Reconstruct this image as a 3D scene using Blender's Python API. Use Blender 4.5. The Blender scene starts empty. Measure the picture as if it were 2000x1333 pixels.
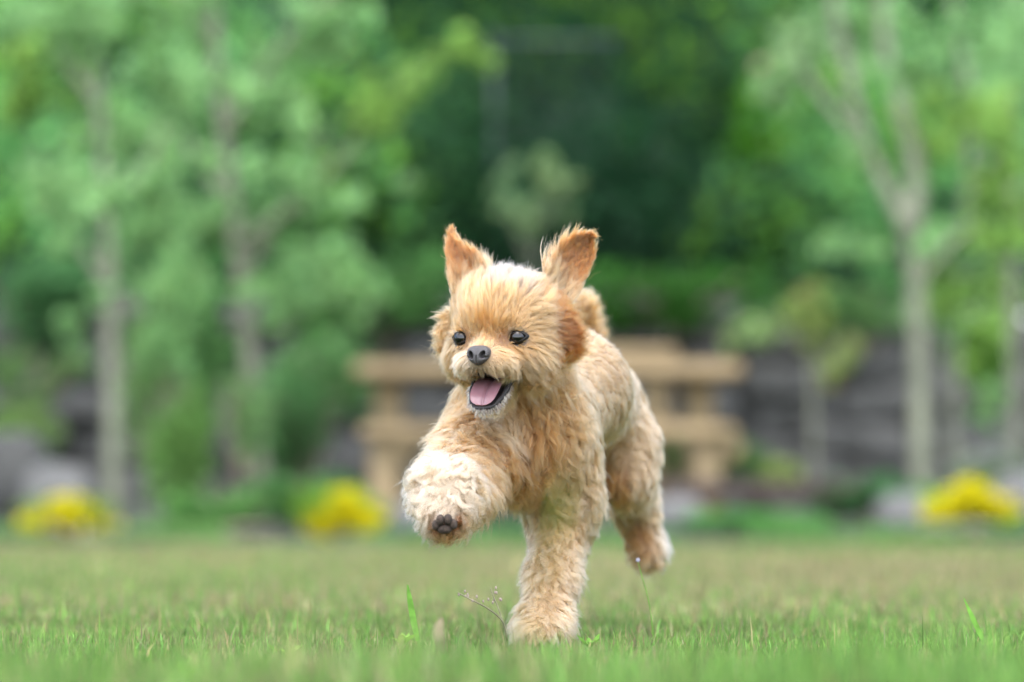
import bpy, bmesh, math, random
import numpy as np
from mathutils import Vector, Matrix
from mathutils.kdtree import KDTree

rng = np.random.default_rng(7)
random.seed(7)
SC = bpy.context.scene
COL = SC.collection

# ------------------------------------------------------------------ camera
FPX = 7500.0                     # focal length in pixels of a 2000 px wide frame
CAM_Z = 0.131
PITCH = math.atan((985 - 666.5) / FPX)
cam = bpy.data.cameras.new('camera')
cam.sensor_width = 36.0
cam.lens = 135.0
cam.clip_start = 0.05
cam.clip_end = 1000
cam.dof.use_dof = True
cam.dof.focus_distance = 3.615
cam.dof.aperture_fstop = 3.7
cam.dof.aperture_blades = 0
camo = bpy.data.objects.new('camera', cam)
COL.objects.link(camo)
camo.location = (0, 0, CAM_Z)
camo.rotation_euler = (math.pi / 2 + PITCH, 0, 0)
SC.camera = camo

# ------------------------------------------------------------------ world, sun, exposure
SUN_EL, SUN_AZ = 69.0, -172.0    # azimuth from +Y towards +X: a veiled sun, high behind the camera
world = bpy.data.worlds.new('World')
SC.world = world
world.use_nodes = True
wn = world.node_tree
sky = wn.nodes.new('ShaderNodeTexSky')
sky.sky_type = 'NISHITA'
sky.sun_disc = False
sky.sun_elevation = math.radians(SUN_EL)
sky.sun_rotation = math.radians(SUN_AZ)
sky.air_density = 1.0
sky.dust_density = 2.0
sky.ozone_density = 1.0
wn.links.new(sky.outputs[0], wn.nodes['Background'].inputs[0])
wn.nodes['Background'].inputs[1].default_value = 0.11
sun = bpy.data.lights.new('sun', 'SUN')
sun.energy = 1.5
sun.angle = math.radians(140)
sun.color = (1.0, 0.96, 0.89)
suno = bpy.data.objects.new('sun', sun)
COL.objects.link(suno)
sd = Vector((math.sin(math.radians(SUN_AZ)) * math.cos(math.radians(SUN_EL)),
             math.cos(math.radians(SUN_AZ)) * math.cos(math.radians(SUN_EL)),
             math.sin(math.radians(SUN_EL))))
suno.rotation_euler = sd.to_track_quat('Z', 'Y').to_euler()
SC.view_settings.view_transform = 'Standard'
SC.view_settings.look = 'None'
SC.view_settings.exposure = 2.76
SC.view_settings.gamma = 1.0
SC.view_settings.use_curve_mapping = False
SC.render.engine = 'CYCLES'
SC.cycles.use_denoising = True
SC.cycles.max_bounces = 10
SC.cycles.diffuse_bounces = 4
SC.cycles.transmission_bounces = 8
SC.cycles.transparent_max_bounces = 8
SC.cycles_curves.shape = 'RIBBONS'
SC.cycles_curves.subdivisions = 2

# ------------------------------------------------------------------ helpers
def P(px, py, d):
    """world point seen at photo pixel (px, py) that lies d metres in front of the camera"""
    x = (px - 1000.0) / FPX
    u = (666.5 - py) / FPX
    cy = math.cos(PITCH) - u * math.sin(PITCH)
    cz = math.sin(PITCH) + u * math.cos(PITCH)
    k = d / cy
    return np.array((x * k, d, CAM_Z + cz * k))

def nrm(v):
    return v / np.maximum(np.linalg.norm(v, axis=-1, keepdims=True), 1e-9)

def tag(o, label=None, cat=None, group=None, kind=None):
    if label: o['label'] = label
    if cat: o['category'] = cat
    if group: o['group'] = group
    if kind: o['kind'] = kind
    return o

def empty(name, loc):
    o = bpy.data.objects.new(name, None)
    COL.objects.link(o)
    o.location = loc
    o.empty_display_size = 0.05
    return o

def attach(o, parent):
    if parent is not None:
        o.parent = parent
        o.matrix_parent_inverse = parent_world(parent).inverted()
    return o

def parent_world(p):
    m = p.matrix_basis.copy()
    if p.parent is not None:
        m = parent_world(p.parent) @ p.matrix_parent_inverse @ m
    return m

def mesh_np(name, verts, faces, mat, parent=None, cols=None, smooth=False):
    """one mesh object from world-space arrays; faces is an (n,k) array or a list"""
    me = bpy.data.meshes.new(name)
    verts = np.asarray(verts, dtype=np.float32)
    if isinstance(faces, np.ndarray):
        nf, k = faces.shape
        me.vertices.add(len(verts))
        me.vertices.foreach_set('co', verts.ravel())
        me.loops.add(nf * k)
        me.loops.foreach_set('vertex_index', faces.astype(np.int32).ravel())
        me.polygons.add(nf)
        me.polygons.foreach_set('loop_start', np.arange(0, nf * k, k, dtype=np.int32))
        me.update(calc_edges=True)
    else:
        me.from_pydata([tuple(v) for v in verts], [], faces)
        me.update()
    if smooth:
        me.polygons.foreach_set('use_smooth', np.ones(len(me.polygons), dtype=bool))
    if cols is not None:
        a = me.attributes.new('col', 'FLOAT_COLOR', 'POINT')
        c4 = np.ones((len(verts), 4), dtype=np.float32)
        c4[:, :3] = cols
        a.data.foreach_set('color', c4.ravel())
    me.materials.append(mat)
    o = bpy.data.objects.new(name, me)
    COL.objects.link(o)
    attach(o, parent)
    return o

def mat_new(name):
    m = bpy.data.materials.new(name)
    m.use_nodes = True
    nt = m.node_tree
    return m, nt, nt.nodes['Principled BSDF']

def mat_noise(name, c1, c2, scale=8.0, rough=0.8, detail=6.0, bump=0.0, spec=0.3, bscale=None, c3=None):
    m, nt, b = mat_new(name)
    tc = nt.nodes.new('ShaderNodeTexCoord')
    n = nt.nodes.new('ShaderNodeTexNoise')
    n.inputs['Scale'].default_value = scale
    n.inputs['Detail'].default_value = detail
    n.inputs['Roughness'].default_value = 0.6
    nt.links.new(tc.outputs['Object'], n.inputs['Vector'])
    r = nt.nodes.new('ShaderNodeValToRGB')
    r.color_ramp.elements[0].position = 0.33
    r.color_ramp.elements[1].position = 0.68
    r.color_ramp.elements[0].color = (*c1, 1)
    r.color_ramp.elements[1].color = (*c2, 1)
    if c3:
        e = r.color_ramp.elements.new(0.5)
        e.color = (*c3, 1)
    nt.links.new(n.outputs['Fac'], r.inputs['Fac'])
    nt.links.new(r.outputs['Color'], b.inputs['Base Color'])
    b.inputs['Roughness'].default_value = rough
    b.inputs['Specular IOR Level'].default_value = spec
    if bump:
        n2 = nt.nodes.new('ShaderNodeTexNoise')
        n2.inputs['Scale'].default_value = bscale or scale * 4
        n2.inputs['Detail'].default_value = 5
        nt.links.new(tc.outputs['Object'], n2.inputs['Vector'])
        bp = nt.nodes.new('ShaderNodeBump')
        bp.inputs['Strength'].default_value = bump
        bp.inputs['Distance'].default_value = 0.01
        nt.links.new(n2.outputs['Fac'], bp.inputs['Height'])
        nt.links.new(bp.outputs['Normal'], b.inputs['Normal'])
    return m

def mat_leaf(name, trans=0.58, rough=0.7, spec=0.1):
    """leaf or blade: pigment from the 'col' attribute, light comes through"""
    m, nt, b = mat_new(name)
    a = nt.nodes.new('ShaderNodeAttribute')
    a.attribute_name = 'col'
    nt.links.new(a.outputs['Color'], b.inputs['Base Color'])
    b.inputs['Roughness'].default_value = rough
    b.inputs['Specular IOR Level'].default_value = spec
    t = nt.nodes.new('ShaderNodeBsdfTranslucent')
    nt.links.new(a.outputs['Color'], t.inputs['Color'])
    mx = nt.nodes.new('ShaderNodeMixShader')
    mx.inputs[0].default_value = trans
    nt.links.new(b.outputs[0], mx.inputs[1])
    nt.links.new(t.outputs[0], mx.inputs[2])
    nt.links.new(mx.outputs[0], nt.nodes['Material Output'].inputs['Surface'])
    return m

def vnoise(p, scale, seed=0):
    """cheap smooth 3-D noise, about -1..1, from a few sine waves"""
    r = np.random.default_rng(seed)
    out = np.zeros(len(p))
    for i in range(6):
        k = r.normal(size=3)
        k = k / np.linalg.norm(k) * scale * (0.6 + 0.5 * i * 0.45)
        out += np.sin(p @ k + r.uniform(0, 6.28)) / (1 + 0.25 * i)
    return out / 2.6

def tube(path, radii, n=10, cap=True, rough=0.0, seed=0):
    """tapered tube through a polyline -> verts, faces"""
    path = np.asarray(path, float)
    r_ = np.random.default_rng(seed)
    vs, fs = [], []
    t = np.gradient(path, axis=0)
    t = nrm(t)
    up = np.array((0.0, 1.0, 0.0))
    for i, (c, tt, r) in enumerate(zip(path, t, radii)):
        a = np.cross(tt, up)
        if np.linalg.norm(a) < 0.1:
            a = np.cross(tt, np.array((1.0, 0, 0)))
        a = a / np.linalg.norm(a)
        b = np.cross(tt, a)
        for k in range(n):
            th = 2 * math.pi * k / n
            rr = r * (1 + rough * r_.normal())
            vs.append(c + a * rr * math.cos(th) + b * rr * math.sin(th))
    for i in range(len(path) - 1):
        for k in range(n):
            k2 = (k + 1) % n
            fs.append((i * n + k, i * n + k2, (i + 1) * n + k2, (i + 1) * n + k))
    if cap:
        fs.append(tuple(range(n - 1, -1, -1)))
        m = (len(path) - 1) * n
        fs.append(tuple(range(m, m + n)))
    return vs, fs

class MB:
    """collects pieces of ONE part"""
    def __init__(s):
        s.v, s.f = [], []
    def add(s, vf):
        o = len(s.v)
        s.v.extend(vf[0])
        s.f.extend([tuple(i + o for i in f) for f in vf[1]])
        return s
    def build(s, name, mat, parent=None, smooth=True):
        return mesh_np(name, s.v, s.f, mat, parent, smooth=smooth)

def spline(pts, n):
    """Catmull-Rom through pts (k,m) -> (n,m)"""
    pts = np.asarray(pts, float)
    k = len(pts)
    t = np.linspace(0, k - 1, n)
    i = np.clip(t.astype(int), 0, k - 2)
    f = (t - i)[:, None]
    p0 = pts[np.maximum(i - 1, 0)]; p1 = pts[i]; p2 = pts[i + 1]; p3 = pts[np.minimum(i + 2, k - 1)]
    return 0.5 * ((2 * p1) + (-p0 + p2) * f + (2 * p0 - 5 * p1 + 4 * p2 - p3) * f ** 2 + (-p0 + 3 * p1 - 3 * p2 + p3) * f ** 3)

def leaf_cloud(name, centers, sizes, cols, mat, parent=None, up=0.35, aspect=0.55):
    """one foliage mesh: a folded rhombic leaf (2 faces) at every centre"""
    n = len(centers)
    d = nrm(rng.normal(size=(n, 3)) + np.array((0, 0, -0.15)))
    nn = nrm(rng.normal(size=(n, 3)) + np.array((0, 0, up * 3)))
    w = nrm(np.cross(d, nn))
    nn = np.cross(w, d)
    s = np.asarray(sizes).reshape(-1, 1)
    v = np.empty((n, 4, 3))
    v[:, 0] = centers - d * s * 0.5
    v[:, 1] = centers + w * s * aspect * 0.5 + nn * s * 0.10
    v[:, 2] = centers + d * s * 0.5 - nn * s * 0.06
    v[:, 3] = centers - w * s * aspect * 0.5 + nn * s * 0.10
    b = (np.arange(n) * 4)[:, None]
    f = np.concatenate([b + np.array([0, 1, 2]), b + np.array([0, 2, 3])])
    return mesh_np(name, v.reshape(-1, 3), f, mat, parent, cols=np.repeat(cols, 4, axis=0))

def leaf_cols(n, base, var=0.25, warm=0.25):
    base = np.asarray(base)
    k = np.exp(rng.normal(0, var, (n, 1)))
    c = base * k
    w = rng.uniform(0, warm, (n, 1))
    c = c * (1 + w * np.array((0.9, 0.25, -0.1)))
    return np.clip(c, 0.004, 0.9)

def blob_points(c, r, n, fill=0.45):
    """n points in a lumpy ellipsoid, denser near its skin"""
    d = nrm(rng.normal(size=(n, 3)))
    k = rng.uniform(fill, 1.0, (n, 1)) ** 0.6
    k = k * (1 + 0.18 * vnoise(d * 1.0, 4.0, int(rng.integers(1e6)))[:, None])
    return np.asarray(c) + d * k * np.asarray(r)

M_LEAF = mat_leaf('leaf')
M_GRASS = mat_leaf('grass_blade', trans=0.45, rough=0.6, spec=0.15)
M_BARK = mat_noise('pale_bark', (0.09, 0.097, 0.066), (0.165, 0.17, 0.12), 9, 0.9, bump=0.5, c3=(0.125, 0.13, 0.09))
M_BARK2 = mat_noise('brown_bark', (0.12, 0.09, 0.06), (0.25, 0.21, 0.16), 9, 0.9, bump=0.5)
M_STONE = mat_noise('wall_stone', (0.025, 0.0255, 0.0235), (0.068, 0.067, 0.0625), 5, 0.9, bump=0.6)
M_ROCK = mat_noise('pale_rock', (0.05, 0.05, 0.047), (0.11, 0.107, 0.102), 6, 0.9, bump=0.6)
M_WOOD = mat_noise('timber', (0.14, 0.10, 0.052), (0.28, 0.205, 0.11), 3, 0.75, bump=0.3)
M_DARKWOOD = mat_noise('stained_timber', (0.03, 0.02, 0.017), (0.06, 0.042, 0.036), 5, 0.8, bump=0.3)
M_METAL = mat_noise('painted_steel', (0.006, 0.015, 0.011), (0.012, 0.025, 0.019), 12, 0.5)
M_SOIL = mat_noise('soil', (0.012, 0.016, 0.009), (0.03, 0.036, 0.018), 3, 0.95, bump=0.5)

# ------------------------------------------------------------------ ground
def sheet(name, x0, x1, y0, y1, nx, ny, zf, mat):
    xs = np.linspace(x0, x1, nx); ys = np.linspace(y0, y1, ny)
    X, Y = np.meshgrid(xs, ys)
    Z = zf(X, Y)
    v = np.stack([X.ravel(), Y.ravel(), Z.ravel()], 1)
    i = np.arange(nx * ny).reshape(ny, nx)
    f = np.stack([i[:-1, :-1].ravel(), i[:-1, 1:].ravel(), i[1:, 1:].ravel(), i[1:, :-1].ravel()], 1)
    o = mesh_np(name, v, f, mat, smooth=True)
    return tag(o, kind='structure')

LAWN_Z = -0.013
M_LAWN = mat_noise('lawn_turf', (0.043, 0.053, 0.02), (0.10, 0.092, 0.046), 6, 0.95, detail=10, bump=0.6, c3=(0.055, 0.074, 0.026))
sheet('ground', -220, 220, -200, 260, 23, 24, lambda X, Y: X * 0 - 0.022, M_SOIL)
sheet('lawn', -14, 14, -12, 13.3, 57, 52, lambda X, Y: LAWN_Z + 0.002 * np.sin(X * 3.1) * np.sin(Y * 2.3), M_LAWN)

def bed_z(X, Y):
    return -0.008 + 0.148 * np.clip((Y - 15) / 3.0, 0, 1) + 0.015 * np.sin(X * 4 + Y * 3) * np.clip((Y - 13.2) / 1.5, 0, 1)
sheet('planting_bed', -14, 14, 13.2, 19.7, 80, 26, bed_z, M_SOIL)
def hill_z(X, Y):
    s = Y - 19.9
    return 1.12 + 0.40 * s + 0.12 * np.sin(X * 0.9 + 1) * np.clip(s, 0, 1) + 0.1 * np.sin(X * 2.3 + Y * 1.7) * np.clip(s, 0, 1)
M_HILL = mat_noise('shaded_mossy_soil', (0.004, 0.014, 0.006), (0.010, 0.027, 0.012), 3, 0.95, bump=0.5, spec=0.1)  # dark moss and humus, with the slope's shade put into the colour
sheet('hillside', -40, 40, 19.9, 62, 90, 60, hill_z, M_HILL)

# lawn grass: single blades, sampled denser where the picture shows them larger
def grass_cols(p, n):
    base = np.array((0.090, 0.178, 0.037))
    dry = np.array((0.175, 0.158, 0.08))
    far = np.clip((p[:, 1] - 4.2) / 5.0, 0, 1)
    nz = vnoise(p * np.array((1, 0.35, 1)), 2.2, 3) + 0.5 * vnoise(p, 9.0, 4)
    k = np.clip(0.22 + 0.42 * far + 0.34 * nz, 0.03, 0.9)
    isdry = rng.uniform(size=n) < k
    c = np.where(isdry[:, None], dry, base)
    c = c * np.exp(rng.normal(0, 0.34, (n, 1))) * (1 + 0.22 * vnoise(p, 26.0, 21))[:, None]
    c = c * (1 + rng.uniform(-0.12, 0.22, (n, 1)) * np.array((1, 0.2, -0.2)))
    return c

def blades(p, h, w, cols, lean=0.45):
    """bent grass blades: 5 vertices, 3 triangles each"""
    n = len(p)
    th = rng.uniform(0, 2 * np.pi, n)
    a = np.stack([np.cos(th), np.sin(th), 0 * th], 1)
    b = np.stack([-np.sin(th), np.cos(th), 0 * th], 1)
    h = h.reshape(-1, 1); w = w.reshape(-1, 1)
    ln = np.abs(rng.normal(0, lean, (n, 1))) * h
    z = np.array((0, 0, 1.0))
    v = np.empty((n, 5, 3))
    v[:, 0] = p - a * w / 2
    v[:, 1] = p + a * w / 2
    v[:, 2] = p + z * h * 0.55 + b * ln * 0.3 + a * w * 0.4
    v[:, 3] = p + z * h * 0.55 + b * ln * 0.3 - a * w * 0.4
    v[:, 4] = p + z * h * (1 - 0.25 * np.minimum(ln / h, 1.5)) + b * ln
    i = (np.arange(n) * 5)[:, None]
    f = np.concatenate([i + np.array([0, 1, 2]), i + np.array([0, 2, 3]), i + np.array([3, 2, 4])])
    return v.reshape(-1, 3), f, np.repeat(cols, 5, axis=0)

def lawn_band(y0, y1, xw, n, hmean, wmean):
    y = rng.uniform(y0, y1, n)
    x = rng.uniform(-1, 1, n) * xw(y)
    p = np.stack([x, y, 0 * x + LAWN_Z], 1)
    tuft = 1 + 0.45 * vnoise(p, 14.0, 11) + 0.35 * vnoise(p, 45.0, 12)
    h = hmean * np.clip(tuft, 0.3, 3) * np.exp(rng.normal(0, 0.36, n))
    return p, np.clip(h, 0.004, 0.09), wmean * np.exp(rng.normal(0, 0.25, n))

PP, HH, WW = [], [], []
for args in ((0.9, 2.9, lambda y: 0.35 + 0.16 * y, 60000, 0.030, 0.0026),
             (2.9, 4.4, lambda y: 0.45 + 0.14 * y, 180000, 0.0115, 0.0015),
             (4.4, 7.5, lambda y: 0.5 + 0.15 * y, 110000, 0.013, 0.0024),
             (7.5, 13.3, lambda y: 0.8 + 0.17 * y, 110000, 0.012, 0.0042)):
    p, h, w = lawn_band(*args)
    PP.append(p); HH.append(h); WW.append(w)
p = np.concatenate(PP); h = np.concatenate(HH); w = np.concatenate(WW)
v, f, c = blades(p, h, w, grass_cols(p, len(p)))
go = mesh_np('lawn_grass', v, f, M_GRASS, cols=c)
tag(go, 'short green and straw coloured grass of the lawn', 'grass', kind='stuff')

# ------------------------------------------------------------------ background: wall, hillside, trees, tables
def rough_stone(rx, ry, rz, seed, power=0.55):
    """an uneven block with rounded corners"""
    r = np.random.default_rng(seed)
    bm = bmesh.new()
    bmesh.ops.create_cube(bm, size=2)
    bmesh.ops.subdivide_edges(bm, edges=bm.edges[:], cuts=2, use_grid_fill=True)
    v = np.array([x.co[:] for x in bm.verts])
    d = v / np.linalg.norm(v, axis=1, keepdims=True)
    v = v * (1 - power) + d * power * 1.25
    v = v * (1 + 0.10 * r.normal(size=(len(v), 3)) * 0.6)
    v = v * np.array((rx, ry, rz))
    f = [tuple(x.index for x in fc.verts) for fc in bm.faces]
    bm.free()
    return v, f

def rock(px, py, d, wpx, hpx, label, mat=M_ROCK, seed=0):
    s = d / FPX
    c = P(px, py, d)
    rx, rz = wpx * s / 2, hpx * s / 2
    v, f = rough_stone(rx, rx * 0.8, rz, seed, 0.75)
    o = mesh_np('rock', v, f, mat, smooth=True)
    o.location = c
    sub = o.modifiers.new('round', 'SUBSURF'); sub.levels = 1; sub.render_levels = 1
    return tag(o, label, 'rock', 'pale rocks along the flower bed')

rock(112, 975, 16.0, 130, 130, 'pale rock rising behind the leftmost yellow flower clump', seed=1)
rock(812, 1018, 15.6, 95, 75, 'small whitish rock behind the dog’s raised front paw', seed=2)
rock(1318, 1010, 15.6, 110, 75, 'grey rock right behind the dog’s trailing hind foot', seed=3)
rock(1770, 1012, 15.4, 120, 90, 'pale pinkish rock left of the yellow flower patch near the tall forked tree', seed=4)
rock(1990, 985, 15.5, 110, 120, 'whitish rock at the edge, on the far side of the yellow flowers', seed=5)
rock(20, 930, 16.6, 150, 170, 'large dim grey rock half out of view under the left-hand stone wall', M_STONE, seed=6)

# dry stone wall below the hillside: core plus single stones
wall = empty('stone_wall', (0, 19.6, 0.1))
tag(wall, 'dark grey dry stone retaining wall below the wooded slope', 'wall')
cv, cf = rough_stone(13.5, 0.16, 0.46, 3, 0.0)
core = mesh_np('wall_core', cv + np.array((0, 19.78, 0.5)), cf, M_STONE, wall)
protos = []
for k in range(8):
    vv, ff = rough_stone(0.5, 0.5, 0.5, 40 + k, 0.22)
    me = bpy.data.meshes.new('stone')
    me.from_pydata([tuple(x) for x in vv], [], ff); me.update()
    me.polygons.foreach_set('use_smooth', np.ones(len(me.polygons), dtype=bool))
    me.materials.append(M_STONE)
    protos.append(me)
x = -6.6
while x < 6.6:                                             # irregular columns, every stone a different size
    ww = random.uniform(0.24, 0.5)
    z = 0.08 - random.uniform(0, 0.2)
    top = 1.12 + random.uniform(-0.12, 0.14)
    while z < top:
        hh = min(random.uniform(0.16, 0.38), max(0.1, top - z + 0.03))
        w2 = ww * random.uniform(0.95, 1.25)
        o = bpy.data.objects.new('stone', random.choice(protos))
        COL.objects.link(o)
        o.location = (x + ww / 2 + random.uniform(-0.08, 0.08), 19.57 + random.uniform(-0.035, 0.035), z + hh / 2)
        o.scale = (w2 * 1.02, 0.30, hh * 1.04)
        o.rotation_euler = (random.uniform(-0.05, 0.05), random.uniform(-0.2, 0.2), random.uniform(-0.12, 0.12))
        attach(o, wall)
        z += hh
    x += ww

# wooded slope: a mass of undergrowth nobody could count
def undergrowth():
    C, S, K = [], [], []
    for i in range(620):
        y = 20.0 + 13.0 * rng.uniform() ** 1.3
        half = 0.16 * y + 3.4
        x = rng.uniform(-half, half)
        z = float(hill_z(np.array(x), np.array(y)))
        r = rng.uniform(0.25, 0.7)
        n = int(120 * (r / 0.45) ** 1.6)
        pts = blob_points((x, y, z + r * 0.45), (r, r * 0.8, r * rng.uniform(0.7, 1.2)), n)
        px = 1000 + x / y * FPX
        dark = math.exp(-((px - 1120) / 470) ** 4)            # leaves are coloured darker towards the middle of the slope
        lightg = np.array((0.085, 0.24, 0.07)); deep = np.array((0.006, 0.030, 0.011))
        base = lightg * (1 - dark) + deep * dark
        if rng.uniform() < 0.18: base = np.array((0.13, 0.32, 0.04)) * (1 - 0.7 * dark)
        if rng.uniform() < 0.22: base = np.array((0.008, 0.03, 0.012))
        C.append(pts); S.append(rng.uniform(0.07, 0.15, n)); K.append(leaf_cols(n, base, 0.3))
    return np.concatenate(C), np.concatenate(S), np.concatenate(K)
C, S, K = undergrowth()
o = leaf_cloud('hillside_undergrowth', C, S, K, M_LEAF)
tag(o, 'dense dark green undergrowth covering the slope behind the wall', 'undergrowth', kind='stuff')

def tree(name, label, trunk, d, branches, blobs, base, mat=M_BARK, group=None, leaf=0.075, slim=0.52):
    """trunk / branches: [(px, py, radius in px)], blobs: [(px, py, depth offset, rx, rz in px, leaves)]"""
    foot = P(trunk[0][0], trunk[0][1], d)
    root = empty(name, tuple(foot))
    s = d / FPX
    tm = MB()
    pts = [np.append(P(a, b, d), r * s * slim) for a, b, r in trunk]
    sp = spline(pts, 24)
    tm.add(tube(sp[:, :3], np.maximum(sp[:, 3], 0.004), 10, rough=0.03))
    tm.build('trunk', mat, root)
    for br in branches:
        bm_ = MB()
        k = len(br)
        pts = [np.append(P(a, b, d + (e[0] if e else 0)), r * s) for a, b, r, *e in br]
        sp = spline(pts, 14)
        bm_.add(tube(sp[:, :3], np.maximum(sp[:, 3], 0.003), 7))
        bm_.build('branch', mat, root)
    C, S, K = [], [], []
    for a, b, dd, rx, rz, n, *cc in blobs:
        c = P(a, b, d + dd)
        n = int(n)
        m_ = max(1, min(16, n // 14))                      # a spray of small leaf clusters, not one ball
        pts = np.concatenate([blob_points(c + nrm(rng.normal(size=3)) * rng.uniform(0.1, 1.1) * np.array((rx, min(rx, rz), rz)) * s,
                                          np.array((rx, min(rx, rz), rz)) * s * rng.uniform(0.15, 0.45), n // m_, 0.05) for _ in range(m_)])
        n = len(pts)
        C.append(pts); S.append(rng.uniform(0.7, 1.35, n) * leaf); K.append(leaf_cols(n, cc[0] if cc else base, 0.25))
    leaf_cloud('crown', np.concatenate(C), np.concatenate(S), np.concatenate(K), M_LEAF, root)
    return tag(root, label, 'tree', group)

G1 = (0.20, 0.38, 0.155)
G2 = (0.175, 0.325, 0.075)
G3 = (0.055, 0.17, 0.06)
G4 = (0.19, 0.33, 0.15)
TG = 'slender young trees in the flower bed'
def gz(d):     # pixel row where the bed lies at depth d
    return 985 + (CAM_Z - float(bed_z(np.array(0.0), np.array(d)))) * FPX / d
tree('young_tree', 'slender grey tree with a leaning trunk and broad leafy crown left of the dog',
     [(520, gz(16.5) + 6, 27), (508, 900, 26), (480, 640, 26), (462, 480, 25), (438, 260, 24), (418, 60, 23), (405, -200, 20), (398, -600, 12), (396, -820, 5)], 16.5,
     [[(470, 540, 13), (540, 430, 9), (600, 330, 6, -0.2), (640, 240, 3, -0.2)],
      [(452, 400, 12), (380, 300, 8, 0.1), (330, 180, 5, 0.2), (300, 60, 3, 0.2)],
      [(438, 260, 12), (530, 120, 9, -0.1), (600, 30, 6, -0.2), (700, -60, 3, -0.2)],
      [(420, 80, 12), (330, -40, 8), (250, -140, 4)],
      [(462, 480, 11), (590, 390, 8, -.2), (690, 280, 5, -.3), (770, 180, 4, -.3), (890, 95, 2.5, -.3)]],
     [(600, 330, -0.2, 95, 110, 420), (560, 170, 0, 90, 100, 330), (640, 60, -0.1, 90, 90, 330), (330, 190, 0.2, 110, 140, 420),
      (300, 40, 0, 120, 90, 380), (500, 420, 0.3, 80, 90, 260), (640, 510, -0.2, 85, 75, 330), (700, 575, -0.3, 50, 60, 120), (560, 560, 0.1, 70, 80, 220),
      (400, 440, 0.3, 90, 90, 260), (450, 330, -0.5, 90, 100, 60), (400, 150, -0.5, 110, 90, 90), (500, 600, -0.5, 70, 70, 50), (745, 205, -0.3, 62, 75, 240, G2), (905, 100, -0.3, 52, 42, 120, G2), (820, 150, -.3, 45, 40, 70, G2), (720, 300, -.3, 20, 20, 14),
      (800, 390, -.3, 30, 40, 14, G4), (400, -200, 0, 330, 180, 350), (700, -160, 0, 160, 110, 130)], G1, group=TG)
tree('young_tree', 'straight pale trunk with a low bushy crown, leftmost of the slender trees',
     [(222, gz(16.0) + 6, 30), (220, 850, 28), (218, 700, 26), (214, 560, 24), (205, 380, 20), (190, 180, 14), (178, -20, 10), (170, -300, 4)], 16.0,
     [[(214, 560, 11), (150, 470, 7), (100, 370, 4), (60, 260, 2)], [(208, 420, 10), (280, 330, 7), (320, 250, 4)], [(190, 200, 9), (110, 90, 6), (60, 0, 3)]],
     [(110, 380, 0, 80, 130, 360), (290, 420, .1, 90, 130, 420), (230, 260, .2, 100, 110, 340), (60, 190, 0, 90, 80, 260, G2), (170, 60, 0, 120, 90, 380),
      (60, 60, .1, 90, 80, 260), (320, 640, .2, 60, 100, 180), (215, 400, -.5, 90, 100, 120), (200, 620, -.4, 60, 80, 25), (130, 640, .3, 50, 60, 70), (330, 540, 0, 80, 80, 240), (30, 110, -.2, 50, 50, 100, G2), (150, -200, 0, 200, 120, 180)], G1, group=TG)
tree('young_tree', 'tall pale tree forking into a V, with light green leaves, beside the sapling',
     [(1800, gz(16.2) + 6, 33), (1798, 900, 31), (1795, 700, 29), (1788, 560, 28), (1772, 445, 27), (1738, 380, 23), (1700, 300, 20), (1668, 190, 18), (1640, 70, 16), (1622, -60, 14), (1590, -300, 8), (1570, -480, 4)], 16.2,
     [[(1776, 460, 24), (1790, 370, 19), (1782, 290, 17), (1752, 190, 14), (1730, 90, 11), (1722, -60, 8), (1715, -300, 3)],
      [(1790, 560, 10), (1850, 480, 7), (1920, 430, 4)],
      [(1690, 290, 9), (1600, 180, 6), (1540, 90, 3)]],
     [(1565, 100, 0.2, 90, 100, 300, G4), (1670, 40, .5, 100, 80, 220), (1780, 120, .5, 90, 110, 200), (1880, 260, 0, 120, 110, 420, G2), (1880, 470, .3, 110, 70, 300),
      (1690, 490, 0, 80, 40, 160), (1950, 400, 0, 90, 120, 330, G2), (1940, 90, .1, 110, 120, 330), (1860, 560, .1, 100, 60, 220, G2), (1660, 300, 0, 40, 50, 60), (1700, 150, -.4, 90, 100, 30), (1830, 480, -.4, 70, 60, 40), (1640, -200, 0, 260, 130, 260), (1930, -140, 0, 150, 120, 140)], G1, group=TG, slim=0.62)
tree('young_tree', 'thin grey tree standing second from the right edge behind the forked tree',
     [(1865, gz(17.5) + 4, 16), (1862, 860, 16), (1866, 700, 15), (1874, 540, 14), (1890, 380, 14), (1898, 250, 14), (1885, 130, 15), (1862, 10, 14), (1845, -150, 9), (1835, -330, 4)], 17.5,
     [[(1890, 400, 8), (1940, 300, 5), (1970, 220, 3)]],
     [(1830, 610, 0, 60, 60, 120), (1925, 640, .2, 70, 90, 220, G2), (1950, 200, .2, 80, 90, 200), (1850, -180, 0, 170, 140, 160), (1930, 780, .2, 60, 70, 120)], G1, group=TG)
tree('young_tree', 'grey trunk at the very right edge, partly cut off by the frame',
     [(1985, gz(17.0) + 4, 24), (1984, 860, 23), (1978, 640, 22), (1976, 450, 21), (1982, 250, 18), (1990, 0, 13), (1995, -300, 5)], 17.0,
     [[(1978, 500, 10), (2040, 380, 6), (2090, 300, 3)]],
     [(2060, 330, 0, 110, 120, 300), (1960, 560, .2, 60, 60, 120, G2), (2040, 60, 0, 130, 140, 300), (2000, -220, 0, 190, 150, 150)], G1, group=TG)
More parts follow.
